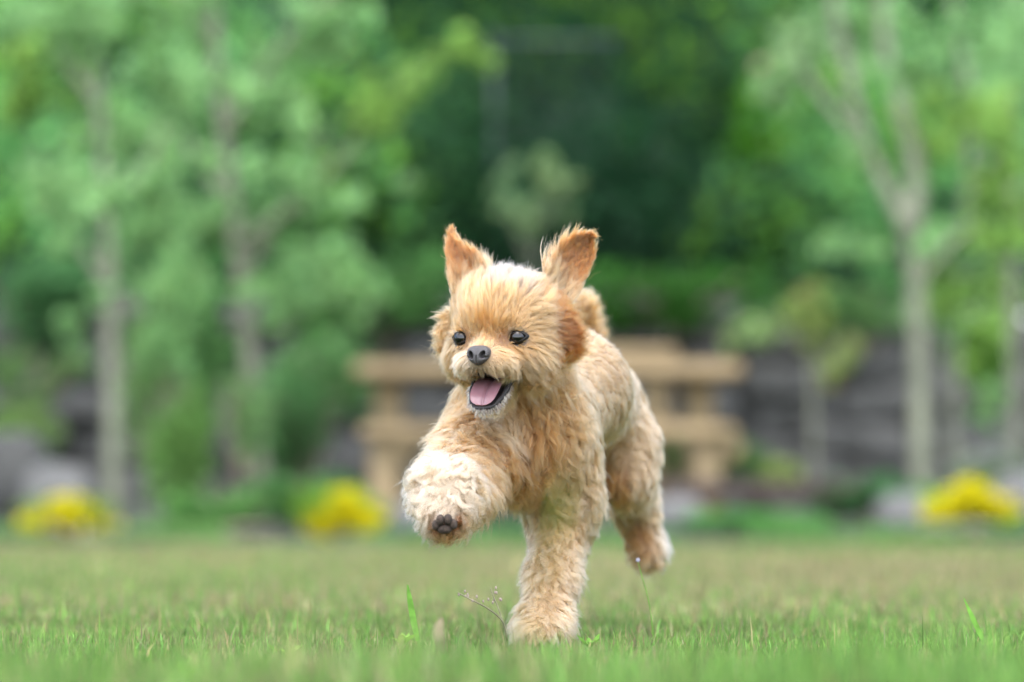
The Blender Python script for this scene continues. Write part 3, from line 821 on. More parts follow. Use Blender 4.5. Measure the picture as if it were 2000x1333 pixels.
# fur guides: where (photo pixel, depth), which way the hair runs (image right, image down, towards the viewer),
# length cm, lift degrees, wave, pigment
CREAM = (0.785, 0.665, 0.51); WHITE = (0.83, 0.77, 0.68); TAN = (0.68, 0.505, 0.31); ORANGE = (0.61, 0.385, 0.165)
LIGHT = (0.74, 0.60, 0.425); CROWN = (0.585, 0.55, 0.515); FACE = (0.75, 0.60, 0.415); RUST = (0.645, 0.44, 0.225); BROWN = (0.42, 0.235, 0.10); GREY = (0.55, 0.48, 0.38); DEEP = (0.53, 0.335, 0.16)
GUIDES = [
    # face
    (945, 678, 3.585, 0, -1, 0, 0.5, 24, 0, LIGHT), (935, 668, 3.59, 0, -1, .1, 0.55, 25, 0, LIGHT), (946, 655, 3.60, 0, -1, 0, 0.9, 25, .02, TAN),
    (946, 637, 3.60, 0, -1, 0, 1.5, 25, .03, RUST), (920, 640, 3.60, -.25, -1, 0, 1.3, 22, .03, FACE), (975, 640, 3.60, .3, -1, 0, 1.4, 22, .03, FACE), (946, 622, 3.60, 0, -1, 0, 1.7, 22, .03, FACE),
    (945, 600, 3.60, -.05, -1, 0, 1.9, 20, .04, LIGHT), (915, 600, 3.60, -.35, -1, 0, 1.7, 20, .04, LIGHT), (985, 600, 3.60, .35, -1, 0, 1.9, 20, .04, LIGHT),
    (965, 560, 3.62, .05, -1, -.3, 2.0, 20, .05, CROWN), (930, 565, 3.62, -.3, -1, -.2, 1.9, 20, .05, LIGHT), (1010, 565, 3.62, .5, -1, -.2, 2.0, 20, .05, CROWN),
    (985, 535, 3.65, .1, -.7, -.8, 1.7, 22, .06, CROWN), (1040, 560, 3.64, .8, -.8, -.3, 2.0, 22, .06, LIGHT), (900, 560, 3.64, -.5, -1, -.2, 1.7, 20, .05, LIGHT),
    (985, 530, 3.72, .1, .1, -1, 1.6, 25, .06, LIGHT),
    (885, 612, 3.64, -.8, -.7, 0, 1.4, 20, .04, LIGHT), (878, 650, 3.66, -1, .0, -.2, 1.3, 25, .05, LIGHT), (882, 685, 3.66, -.8, .8, -.1, 1.4, 25, .05, LIGHT),
    (1040, 610, 3.63, 1, -.4, -.2, 2.1, 18, .06, LIGHT), (1050, 645, 3.63, 1, .05, -.2, 2.0, 20, .06, LIGHT), (1045, 690, 3.63, .9, .7, 0, 2.2, 22, .08, LIGHT),
    (1035, 660, 3.62, 1, .2, 0, 1.3, 15, .04, LIGHT), (1030, 700, 3.62, .7, .9, 0, 2.0, 20, .06, CREAM), (1040, 735, 3.63, .35, 1, 0, 2.2, 22, .08, LIGHT), (1015, 735, 3.60, .25, 1, .1, 1.7, 20, .05, CREAM),
    (1000, 678, 3.60, .8, .7, 0, 0.8, 14, .02, TAN), (985, 660, 3.60, -.2, -.6, .1, 0.4, 12, .0, DEEP), (1024, 664, 3.61, 1, .3, 0, .5, 10, 0, TAN), (1006, 640, 3.60, .4, -1, 0, .9, 15, .02, LIGHT), (895, 640, 3.62, -.4, -1, 0, .8, 15, .02, LIGHT),
    (912, 660, 3.60, .1, -.8, .1, .4, 10, 0, DEEP), (900, 680, 3.61, -.4, 1, 0, .8, 14, .02, LIGHT),
    (975, 690, 3.585, .8, .6, 0, .9, 18, .03, LIGHT), (905, 705, 3.59, -.5, .9, 0, .9, 18, .03, CREAM), (955, 700, 3.575, .8, .7, 0, .55, 16, .02, CREAM), (915, 705, 3.58, -.6, .8, 0, .55, 16, .02, WHITE),
    (970, 722, 3.575, .5, .9, 0, .85, 20, .03, CREAM), (912, 728, 3.58, -.25, 1, 0, .75, 18, .03, WHITE), (935, 722, 3.57, 0, 1, 0, .5, 14, .02, GREY), (990, 730, 3.59, .4, 1, 0, 1.1, 20, .04, CREAM),
    (940, 805, 3.60, -.1, 1, .1, .6, 22, .03, WHITE), (975, 800, 3.60, .4, 1, 0, .8, 20, .04, CREAM), (1000, 780, 3.62, .7, .8, 0, 1.3, 20, .06, TAN), (1010, 755, 3.63, .7, .8, 0, 1.4, 20, .06, TAN),
    (910, 765, 3.63, -.5, 1, 0, 1.2, 20, .05, TAN),
    # ear roots: long blown locks
    (866, 600, 3.72, -.7, -.8, .1, 1.9, 45, .15, TAN), (858, 640, 3.72, -1, .0, .1, 1.8, 50, .18, TAN), (862, 675, 3.72, -.7, .7, .1, 1.6, 45, .18, TAN),
    (1078, 600, 3.64, 1, -.45, -.1, 2.1, 22, .08, ORANGE), (1085, 622, 3.64, 1, -.2, -.1, 2.3, 22, .08, DEEP), (1090, 645, 3.64, 1, .05, -.1, 2.4, 22, .08, DEEP), (1088, 668, 3.64, 1, .3, -.1, 2.3, 22, .08, DEEP), (1080, 692, 3.645, 1, .6, -.1, 2.2, 22, .1, ORANGE), (1065, 715, 3.65, .8, .9, 0, 2.4, 22, .1, TAN),
    (1100, 630, 3.67, 1, 0, -.3, 2.3, 22, .08, DEEP), (1100, 670, 3.67, 1, .3, -.3, 2.3, 22, .08, ORANGE),
    # throat, breast
    (962, 815, 3.66, -.1, 1, .1, 2.3, 28, .10, WHITE), (966, 832, 3.68, 0, 1, .1, 2.0, 28, .10, CREAM), (985, 830, 3.67, .2, 1, .1, 2.3, 28, .10, CREAM), (930, 815, 3.67, -.3, 1, 0, 2.2, 28, .1, TAN), (890, 780, 3.68, -.6, .9, 0, 2.0, 28, .12, LIGHT), (868, 820, 3.70, -.7, .9, 0, 1.6, 26, .14, LIGHT),
    (1030, 780, 3.68, .5, 1, 0, 2.4, 26, .12, TAN), (1075, 760, 3.70, .7, .8, -.1, 2.4, 26, .12, TAN), (1050, 830, 3.70, .4, 1, 0, 2.4, 28, .15, RUST), (1100, 820, 3.72, .5, .9, -.2, 2.2, 28, .15, TAN),
    (930, 870, 3.68, -.3, 1, 0, 2.3, 28, .16, TAN), (980, 880, 3.69, .0, 1, 0, 2.4, 28, .16, RUST), (1040, 890, 3.71, .3, 1, 0, 2.3, 28, .18, RUST), (1090, 880, 3.73, .4, 1, 0, 2.0, 28, .16, TAN),
    (940, 930, 3.69, -.2, 1, 0, 2.2, 28, .18, TAN), (990, 950, 3.70, 0, 1, 0, 2.2, 28, .18, TAN), (975, 970, 3.72, .0, 1, 0, 1.5, 24, .15, LIGHT), (1040, 950, 3.73, -.3, 1, 0, 2.0, 28, .18, TAN),
    # flank, back
    (1130, 700, 3.86, .5, .4, -.8, 0.94, 19, .03, LIGHT), (1130, 780, 3.84, .4, .8, -.5, 0.94, 19, .03, LIGHT), (1180, 700, 3.95, .5, .5, -.8, 0.79, 19, .03, LIGHT), (1200, 760, 3.98, .4, .8, -.6, 0.79, 19, .03, LIGHT),
    (1140, 640, 3.93, .3, -.1, -1, 0.86, 19, .03, CREAM), (1140, 850, 3.80, .3, 1, -.2, 1.5, 26, .1, LIGHT), (1170, 850, 3.90, .2, 1, -.3, 0.86, 19, .03, LIGHT),
    # hind leg
    (1230, 800, 4.03, .4, 1, -.3, 1.0, 24, .08, CREAM), (1260, 860, 4.05, .4, 1, -.2, 1.0, 26, .08, CREAM), (1255, 930, 4.05, .2, 1, 0, 1.1, 26, .1, CREAM), (1185, 880, 4.04, .0, 1, 0, 1.1, 24, .1, LIGHT), (1200, 940, 4.05, .2, 1, 0, 1.1, 24, .1, RUST),
    (1270, 1000, 4.15, .7, .9, 0, 1.5, 34, .1, CREAM), (1290, 1050, 4.16, .7, .9, 0, 1.6, 36, .1, WHITE), (1225, 1010, 4.13, -.3, 1, 0, 1.2, 28, .1, CREAM), (1245, 1040, 4.14, .1, 1, 0, 1.2, 24, .1, RUST), (1262, 1085, 4.14, .1, 1, 0, 1.2, 22, .08, TAN), (1280, 1085, 4.15, .4, 1, 0, 1.3, 26, .08, CREAM), (1270, 1100, 4.15, .15, 1, 0, 1.2, 20, .08, LIGHT),
    # standing foreleg
    (1020, 1010, 3.76, -.5, 1, 0, 1.45, 28, .16, CREAM), (1060, 1000, 3.75, -.2, 1, 0, 1.55, 27, .16, LIGHT), (1110, 1000, 3.76, .3, 1, 0, 1.55, 27, .16, LIGHT), (1140, 980, 3.79, .5, 1, 0, 1.45, 28, .14, CREAM),
    (1030, 1090, 3.74, -.4, 1, 0, 1.45, 28, .14, CREAM), (1080, 1080, 3.73, .0, 1, 0, 1.55, 27, .14, CREAM), (1120, 1090, 3.76, .4, 1, 0, 1.45, 28, .14, CREAM),
    (1030, 1170, 3.71, -.35, 1, 0, 1.45, 26, .12, CREAM), (1075, 1170, 3.70, .1, 1, 0, 1.5, 25, .12, CREAM), (1110, 1170, 3.72, .4, 1, 0, 1.45, 26, .12, CREAM),
    (1020, 1225, 3.68, -.3, 1, .1, 1.3, 25, .1, CREAM), (1060, 1225, 3.67, 0, 1, .1, 1.3, 25, .1, CREAM), (1095, 1225, 3.70, .3, 1, 0, 1.3, 25, .1, CREAM),
    # raised foreleg: hair stands off all round
    (868, 940, 3.53, 0, -1, .1, 1.52, 42, .16, WHITE), (830, 930, 3.57, -.8, -.7, .2, 1.52, 42, .16, WHITE), (820, 975, 3.56, -1, .1, .2, 1.44, 42, .16, WHITE), (835, 1020, 3.55, -.7, .8, .2, 1.5, 45, .14, WHITE),
    (905, 930, 3.58, .5, -.6, .3, 1.52, 42, .16, WHITE), (930, 970, 3.58, 1, .2, .2, 1.60, 42, .18, CREAM), (915, 1020, 3.56, .8, .8, .2, 1.44, 42, .16, LIGHT), (870, 1045, 3.55, 0, 1, .2, 1.2, 40, .12, LIGHT), (850, 1028, 3.525, -.5, .5, .7, 1.0, 50, .1, BROWN), (884, 1028, 3.525, .5, .5, .7, 1.0, 50, .1, BROWN), (867, 1022, 3.52, 0, .3, 1, 1.0, 60, .1, BROWN),
    (868, 985, 3.525, -.2, 1, .1, 1.2, 35, .14, WHITE), (850, 965, 3.525, -.6, .7, .1, 1.4, 40, .16, WHITE), (892, 965, 3.53, .6, .7, .1, 1.4, 40, .16, WHITE), (868, 1002, 3.525, 0, 1, .2, .8, 35, .1, WHITE), (850, 880, 3.66, -.5, .9, 0, 1.6, 26, .15, CREAM), (880, 860, 3.66, -.3, 1, 0, 1.7, 26, .15, CREAM), (920, 905, 3.64, .2, 1, 0, 2.0, 30, .16, LIGHT),
    # tail
    (1150, 600, 4.14, .5, -.8, .2, 1.4, 40, .15, TAN), (1140, 585, 4.14, 0, -1, .1, 1.4, 40, .15, LIGHT), (1158, 640, 4.16, .9, -.2, .1, 1.4, 40, .15, TAN),
    # far side and underneath
    (1000, 760, 3.80, -.4, .6, -.8, 1.6, 25, .1, LIGHT), (900, 700, 3.78, -.5, .6, -.8, 1.6, 25, .1, LIGHT), (1080, 760, 4.10, 0, .5, -1, 1.2, 25, .08, LIGHT), (1000, 640, 3.75, 0, .6, -1, 1.6, 25, .08, LIGHT),
    (1090, 1000, 4.15, 0, 1, -.2, 1.3, 28, .1, LIGHT), (1085, 1060, 4.15, 0, 1, 0, 1.3, 28, .1, LIGHT), (1100, 1150, 3.80, 0, 1, -.3, 1.8, 28, .12, LIGHT),
]
def snap(g):
    """put a guide on the skin that its line of sight meets first, near the depth given"""
    ds = np.arange(g[2] - 0.07, g[2] + 0.10, 0.002)
    q = np.array([P(g[0], g[1], d) for d in ds])
    f = sdf(q)
    k = np.argmax(f < 0) if (f < 0).any() else int(np.argmin(f))
    return q[k] if f[k] < 0.03 else q[35]
GP = np.array([snap(g) if i < len(GUIDES) - 7 else P(*g[:3]) for i, g in enumerate(GUIDES)])
GD = nrm(np.array([(g[3], -g[5], -g[4]) for g in GUIDES], float))
GL = np.array([g[6] for g in GUIDES]) * CM
GA = np.radians([g[7] for g in GUIDES])
GW = np.array([g[8] for g in GUIDES])
GC = np.array([g[9] for g in GUIDES]) ** 1.9 * np.array((0.36, 0.315, 0.27))
def guide(p):
    out = []
    for i in range(0, len(p), 20000):
        q = p[i:i + 20000]
        d2 = ((q[:, None, :] - GP[None]) ** 2).sum(-1)
        w = 1.0 / (d2 + 2.5e-5) ** 2.2
        out.append(w / w.sum(1, keepdims=True))
    w = np.concatenate(out)
    return nrm(w @ GD), w @ GL, w @ GA, w @ GW, w @ GC

# skin pigment: fur coloured, dark inside the mouth and round the eyes
_, _, _, _, skinc = guide(BV)
mo = sdf_mouth(BV)
skinc = skinc * 0.8
dark = np.clip((0.0022 - mo) / 0.0012, 0, 1)[:, None]
skinc = skinc * (1 - dark) + np.array((0.016, 0.008, 0.008)) * dark
for e in EYES:
    k = np.clip((0.0118 - np.linalg.norm(BV - e, axis=1)) / 0.003, 0, 1)[:, None]
    skinc = skinc * (1 - k) + np.array((0.012, 0.007, 0.005)) * k

m, nt, b = mat_new('dog_skin')
a_ = nt.nodes.new('ShaderNodeAttribute'); a_.attribute_name = 'col'
nt.links.new(a_.outputs['Color'], b.inputs['Base Color'])
b.inputs['Roughness'].default_value = 0.7
M_SKIN = m
m, nt, b = mat_new('dog_hair')
nt.nodes.remove(b)
hb = nt.nodes.new('ShaderNodeBsdfHairPrincipled')
hb.model = 'CHIANG'
hb.parametrization = 'COLOR'
a_ = nt.nodes.new('ShaderNodeAttribute'); a_.attribute_name = 'col'
nt.links.new(a_.outputs['Color'], hb.inputs['Color'])
hb.inputs['Roughness'].default_value = 0.45
hb.inputs['Radial Roughness'].default_value = 0.6
hb.inputs['Coat'].default_value = 0.0
hb.inputs['IOR'].default_value = 1.38
nt.links.new(hb.outputs[0], nt.nodes['Material Output'].inputs['Surface'])
M_HAIR = m

dog = empty('dog', tuple(P(1062, 1250, 3.71)))
tag(dog, 'small fluffy tan dog running over the lawn with open mouth and raised paw', 'dog')
body = mesh_np('body', BV, BF, M_SKIN, dog, cols=skinc, smooth=True)

def sample_tris(V, F, n, wfun):
    T = np.concatenate([F[:, [0, 1, 2]], F[:, [0, 2, 3]]]) if F.shape[1] == 4 else F
    a, b, c = V[T[:, 0]], V[T[:, 1]], V[T[:, 2]]
    area = np.linalg.norm(np.cross(b - a, c - a), axis=1) / 2
    w = area * wfun((a + b + c) / 3)
    t = rng.choice(len(T), n, p=w / w.sum())
    u, v = rng.uniform(size=n), rng.uniform(size=n)
    fl = u + v > 1
    u[fl], v[fl] = 1 - u[fl], 1 - v[fl]
    return a[t] + (b - a)[t] * u[:, None] + (c - a)[t] * v[:, None]

def hair_object(name, pts, rad, cols, parent):
    """pts (n,k,3) world -> one Curves object"""
    n, k, _ = pts.shape
    cu = bpy.data.hair_curves.new(name)
    cu.add_curves([k] * n)
    cu.attributes['position'].data.foreach_set('vector', pts.astype(np.float32).ravel())
    ra = cu.attributes.new('radius', 'FLOAT', 'POINT')
    ra.data.foreach_set('value', rad.astype(np.float32).ravel())
    ca = cu.attributes.new('col', 'FLOAT_COLOR', 'CURVE')
    c4 = np.ones((n, 4), np.float32); c4[:, :3] = cols
    ca.data.foreach_set('color', c4.ravel())
    cu.materials.append(M_HAIR)
    o = bpy.data.objects.new(name, cu)
    COL.objects.link(o)
    attach(o, parent)
    return o

def grow(name, R, N, par, parent, spacing, K=8, r0=0.00014, clump=0.75, jitter=0.35, gravity=0.25):
    """locks of hair: every hair follows the centre line of the lock it belongs to"""
    D, L, A, W, Cc = par
    n = len(R)
    # big locks, then small locks inside them
    order = rng.permutation(n)
    m = max(8, int(n * spacing)); M = max(6, m // 3)
    ci = order[:m]; bi = ci[:M]
    def nearest(idx):
        kd = KDTree(len(idx))
        for i, j in enumerate(idx): kd.insert(R[j], i)
        kd.balance()
        return kd
    kd1, kd2 = nearest(ci), nearest(bi)
    own = np.array([kd1.find(p)[1] for p in R])
    big = np.array([kd2.find(p)[1] for p in R[ci]])
    Nc, Dc, Lc, Ac, Wc = N[ci], D[ci], L[ci], A[ci], W[ci]
    Dc = nrm(Dc + (jitter * rng.normal(size=(M, 3)))[big] + 0.35 * jitter * rng.normal(size=Dc.shape))
    T = nrm(Dc - (Dc * Nc).sum(1, keepdims=True) * Nc)
    B = np.cross(Nc, T)
    Ac = Ac * np.exp(rng.normal(0, 0.22, M))[big] * np.exp(rng.normal(0, 0.08, m))
    Lc = Lc * np.exp(rng.normal(0, 0.14, M))[big] * np.exp(rng.normal(0, 0.08, m))
    s = np.linspace(0, 1, K)[None, :, None]
    d0 = T * np.cos(Ac)[:, None] + Nc * np.sin(Ac)[:, None]
    g = np.array((0, 0, -1.0))
    bend = (T * 0.35 - Nc * (np.sin(Ac)[:, None] * 0.75) + g * gravity)
    ph = rng.uniform(0, 2 * np.pi, (M, 1, 1))[big] + rng.normal(0, 0.35, (m, 1, 1))
    fr = rng.uniform(0.75, 1.25, (M, 1, 1))[big]
    Wc = Wc * 1.1
    wv = (np.sin(2 * np.pi * fr * s + ph) - np.sin(ph)) * Wc[:, None, None]
    wv2 = (np.cos(2 * np.pi * fr * s + ph) - np.cos(ph)) * Wc[:, None, None] * 0.7
    delta = (d0[:, None] * s + 0.5 * bend[:, None] * s ** 2 + B[:, None] * wv + Nc[:, None] * np.abs(wv2) * s) * Lc[:, None, None]
    delta = delta - (R[ci] - R[bi][big])[:, None] * 0.45 * s ** 1.3
    lock_tint = (np.exp(rng.normal(0, 0.10, (M, 1)))[big]) * np.exp(rng.normal(0, 0.06, (m, 1)))
    # single hairs
    off = R - R[ci][own]
    li = np.minimum(np.exp(rng.normal(-0.08, 0.2, n)), 1.15)[:, None, None]
    cf = clump * np.clip(0.5 + W / 0.15 * 0.5, 0.5, 1.1)[:, None, None] * np.clip(rng.normal(1, 0.25, n), 0, 1.25)[:, None, None]
    fly = rng.uniform(size=(n, 1, 1)) < 0.05                                  # fly-away hairs
    stray = rng.normal(size=(n, 1, 3)) * np.where(fly, 0.2, 0.055)
    li = np.where(fly, li * 1.15, li); cf = np.where(fly, 0, cf)
    pts = R[:, None] + delta[own] * li - off[:, None] * cf * s ** 1.2 + stray * L[:, None, None] * s ** 1.5
    rad = r0 * (1 - 0.8 * np.linspace(0, 1, K) ** 2)[None] * np.exp(rng.normal(0, 0.2, (n, 1)))
    cols = np.clip(0.5 * Cc + 0.5 * Cc[ci][own], 0, 1) * lock_tint[own] * np.exp(rng.normal(0, 0.07, (n, 1)))
    return hair_object(name, pts, rad, np.clip(cols, 0.01, 0.93), parent)

eyec = np.array(EYES)
NOSE_C = H(0, -3.5, 7.0)
PAD_C = P(868, 1024, 3.515)
def keep_roots(R):
    k = sdf_mouth(R) > 0.0026
    for e in EYES:
        q = (R - e) @ HM.T
        k &= ~((np.abs(q[:, 0]) / 0.0080) ** 2 + (np.abs(q[:, 1]) / 0.0056) ** 2 < 1) | (q[:, 2] < -0.012)
    q = (R - NOSE_C) @ HM.T
    k &= ~((q[:, 0] / 0.0108) ** 2 + (q[:, 1] / 0.0092) ** 2 + (q[:, 2] / 0.010) ** 2 < 1)
    k &= np.linalg.norm(R - PAD_C, axis=1) > 0.004
    return k
def is_head(R):
    q = (R - HEAD_C) @ HM.T
    return (q[:, 2] > -0.045) & (q[:, 1] > -0.075 - np.clip(q[:, 2], -0.02, 0.02)) & (np.linalg.norm(q, axis=1) < 0.095)
R = sample_tris(BV, BF, 370000, lambda p: np.where(is_head(p), 3.4, 1.0) * np.where(p[:, 1] > 3.98, 0.7, 1.0))
R = R[keep_roots(R)]
N = grad(R)
R = R - N * 0.0004
hd = is_head(R)
par = guide(R)
sub = lambda m: tuple(x[m] for x in par)
grow('coat', R[~hd], N[~hd], sub(~hd), body, 0.065, K=10, r0=0.00014, clump=0.6, jitter=0.26, gravity=0.2)
grow('head_hair', R[hd], N[hd], sub(hd), body, 0.07, K=8, r0=0.00012, clump=0.62, jitter=0.11, gravity=0.06)

# ears: thin cupped flaps
def ear(label, left, right, cup, colr, length, flow_tip, fringe):
    """left / right: edge curves base -> tip [(px, py, d)]"""
    nu, nv = 22, 15
    Lc = spline([P(*q) for q in left], nu); Rc = spline([P(*q) for q in right], nu)
    v = np.linspace(0, 1, nv)
    G = Lc[:, None] * (1 - v)[None, :, None] + Rc[:, None] * v[None, :, None]
    wdt = np.linalg.norm(Rc - Lc, axis=1)[:, None]
    G[..., 1] += cup * wdt * (4 * v * (1 - v))[None]                   # hollow turned to the front
    tipround = np.linspace(0, 1, nu)
    th = 0.0022
    Fv = G.reshape(-1, 3); du = np.gradient(G, axis=0); dv = np.gradient(G, axis=1)
    nn = nrm(np.cross(dv, du)).reshape(-1, 3)
    nn = np.where((nn[:, 1:2] > 0), -nn, nn)                            # towards the viewer
    edge = np.minimum(1, 4 * np.minimum(v, 1 - v) + 0.15)[None, :].repeat(nu, 0).reshape(-1, 1)
    V = np.concatenate([Fv + nn * th * edge, Fv - nn * th * edge])
    i = np.arange(nu * nv).reshape(nu, nv)
    q = np.stack([i[:-1, :-1].ravel(), i[:-1, 1:].ravel(), i[1:, 1:].ravel(), i[1:, :-1].ravel()], 1)
    m_ = nu * nv
    rim = list(i[0, :]) + list(i[1:, -1]) + list(i[-1, -2::-1]) + list(i[-2:0:-1, 0])
    sides = np.array([(rim[k], rim[(k + 1) % len(rim)], rim[(k + 1) % len(rim)] + m_, rim[k] + m_) for k in range(len(rim))])
    Fq = np.concatenate([q, q[:, ::-1] + m_, sides])
    o = mesh_np('ear', V, Fq, M_SKIN, dog, cols=np.tile(np.array(colr) ** 1.6 * 0.8, (len(V), 1)), smooth=True)
    o['label'] = label
    # hair: both faces, pointing to the tip, fringed edges
    n = 20000
    ru, rv = rng.uniform(0, nu - 1.001, n), rng.uniform(0, nv - 1.001, n)
    e_ = rng.uniform(size=n) < 0.22
    rv = np.where(e_, np.where(rng.uniform(size=n) < 0.5, rng.uniform(0, 0.8, n), nv - 1.001 - rng.uniform(0, 0.8, n)), rv)
    iu, iv = ru.astype(int), rv.astype(int)
    fu, fv = (ru - iu)[:, None], (rv - iv)[:, None]
    def bil(A): return (A[iu, iv] * (1 - fu) * (1 - fv) + A[iu + 1, iv] * fu * (1 - fv) + A[iu, iv + 1] * (1 - fu) * fv + A[iu + 1, iv + 1] * fu * fv)
    R_ = bil(G); N_ = nrm(bil(nn.reshape(nu, nv, 3)))
    side = np.where(rng.uniform(size=n) < 0.72, 1.0, -1.0)[:, None]
    N_ = N_ * side
    DU = nrm(bil(du)); DV = nrm(bil(dv))
    x = (rv / (nv - 1) * 2 - 1)[:, None]
    fe = np.clip((x * fringe - 0.55) / 0.45, 0, 1)                      # the inner edge carries a loose fringe
    D_ = nrm(DU + DV * x * np.abs(x) * 0.10 + DV * fringe * fe * 0.3 + np.array(flow_tip) * 0.4)
    L_ = length * CM * (0.85 + 0.2 * np.abs(x[:, 0])) * (1 - 0.68 * ru / nu) * (1 + 0.15 * fe[:, 0] * rng.uniform(0, 1, n))
    back = side[:, 0] < 0
    c = np.where(back[:, None], np.array(TAN), np.array(colr)) ** 1.6 * np.array((0.25, 0.20, 0.155)) * (1 - 0.16 * (1 - np.abs(x)) * (~back)[:, None])
    bl = np.clip(1 - ru / (nu * 0.28), 0, 1)[:, None] ** 1.5
    c = c * (1 - bl) + np.array(LIGHT) ** 1.9 * 0.33 * bl
    grow('ear_hair', R_ + N_ * th * 0.95 * np.minimum(1, 4 * np.minimum(rv, nv - 1 - rv) / (nv - 1) + 0.15)[:, None], N_, (D_, L_, np.full(n, math.radians(14)), np.full(n, 0.07), c), o, 0.04, K=7, r0=0.00013, clump=0.85, jitter=0.10, gravity=0.0)
    return o

ear('raised ear, tip folded upright, on the picture’s left',
    [(884, 592, 3.665), (879, 545, 3.675), (875, 500, 3.69), (877, 475, 3.70), (880, 460, 3.705)],
    [(962, 548, 3.655), (948, 522, 3.665), (922, 500, 3.68), (898, 480, 3.695), (886, 462, 3.705)], 0.22, ORANGE, 1.8, (0, 0, 0.4), 1)
ear('large raised ear blown outwards, on the picture’s right',
    [(1058, 548, 3.66), (1078, 506, 3.675), (1104, 480, 3.69), (1130, 466, 3.70), (1148, 466, 3.705)],
    [(1112, 598, 3.67), (1130, 565, 3.685), (1148, 525, 3.70), (1156, 492, 3.705), (1153, 470, 3.705)], 0.20, ORANGE, 1.8, (0.2, 0, 0.3), -1)

# eyes
m, nt, b = mat_new('eye_glass')
lw = nt.nodes.new('ShaderNodeTexCoord')
gr = nt.nodes.new('ShaderNodeTexGradient'); gr.gradient_type = 'SPHERICAL'
mp = nt.nodes.new('ShaderNodeMapping')
mp.inputs['Location'].default_value = (0, 0, -1.0); mp.inputs['Scale'].default_value = (1.15, 1.15, 1.15)
nt.links.new(lw.outputs['Object'], mp.inputs['Vector']); nt.links.new(mp.outputs[0], gr.inputs[0])
cr = nt.nodes.new('ShaderNodeValToRGB')
cr.color_ramp.elements[0].position = 0.12; cr.color_ramp.elements[0].color = (0.003, 0.002, 0.002, 1)
cr.color_ramp.elements[1].position = 0.5; cr.color_ramp.elements[1].color = (0.0012, 0.001, 0.001, 1)
e_ = cr.color_ramp.elements.new(0.2); e_.color = (0.008, 0.004, 0.002, 1)
nt.links.new(gr.outputs['Fac'], cr.inputs[0]); nt.links.new(cr.outputs[0], b.inputs['Base Color'])
b.inputs['Roughness'].default_value = 0.02
b.inputs['Specular IOR Level'].default_value = 0.36
b.inputs['Coat Weight'].default_value = 0.0
b.inputs['Coat Roughness'].default_value = 0.02
M_EYE = m
M_LID = mat_noise('dark_rim_skin', (0.0025, 0.002, 0.002), (0.009, 0.006, 0.005), 300, 0.6, spec=0.25)
def sphere_vf(r, n=24):
    bm = bmesh.new()
    bmesh.ops.create_uvsphere(bm, u_segments=n, v_segments=n // 2 + 2, radius=1)
    vs = np.array([v_.co[:] for v_ in bm.verts]) * np.asarray(r)
    fs = [tuple(v_.index for v_ in f_.verts) for f_ in bm.faces]
    bm.free()
    return vs, fs
for k, e in enumerate(EYES):
    sg = -1 if k == 0 else 1
    ax = nrm(HF + HR * 0.18 * sg + HU * 0.03)
    rt = nrm(np.cross(HU, ax) * -1); rt = rt if rt @ HR > 0 else -rt
    upv = np.cross(ax, rt); upv = upv if upv[2] > 0 else -upv
    vs, fs = sphere_vf((1, 1, 1), 32)
    eo = mesh_np('eye', vs, fs, M_EYE, None, smooth=True)
    Mx = Matrix([[rt[i], upv[i], ax[i], e[i] + HF[i] * 0.0005] for i in range(3)] + [[0, 0, 0, 1]])
    eo.matrix_basis = Mx @ Matrix.Scale(0.0080, 4)
    attach(eo, dog)
    # almond shaped lids: a band of dark skin from the ball out into the fur
    n_, rings = 40, []
    for k2, (f, rr, back) in enumerate(((0.93, 0.0078, 0.0), (0.97, 0.0083, 0.0), (1.06, 0.0085, 0.0), (1.14, 0.0085, 0.0003), (1.32, 0.0085, 0.0020))):
        for t in np.linspace(0, 2 * math.pi, n_ + 1)[:-1]:
            ca, sa = math.cos(t), math.sin(t)
            x = 0.0084 * ca * f
            y = ((0.0048 if sa > 0 else 0.0043) * sa * (1 - 0.48 * abs(ca) ** 3) - 0.0006 * ca * -sg) * f + 0.0002
            zz = math.sqrt(max(rr ** 2 - min(x * x * 0.75 + y * y, 0.9 * rr ** 2), 0))
            rings.append(e + rt * x + upv * y + ax * (zz - back))
    fs = []
    for k2 in range(4):
        for i in range(n_):
            j = (i + 1) % n_
            fs.append((k2 * n_ + i, k2 * n_ + j, (k2 + 1) * n_ + j, (k2 + 1) * n_ + i))
    lo_ = mesh_np('eyelid', rings, fs, M_LID, None, smooth=True)
    attach(lo_, eo)

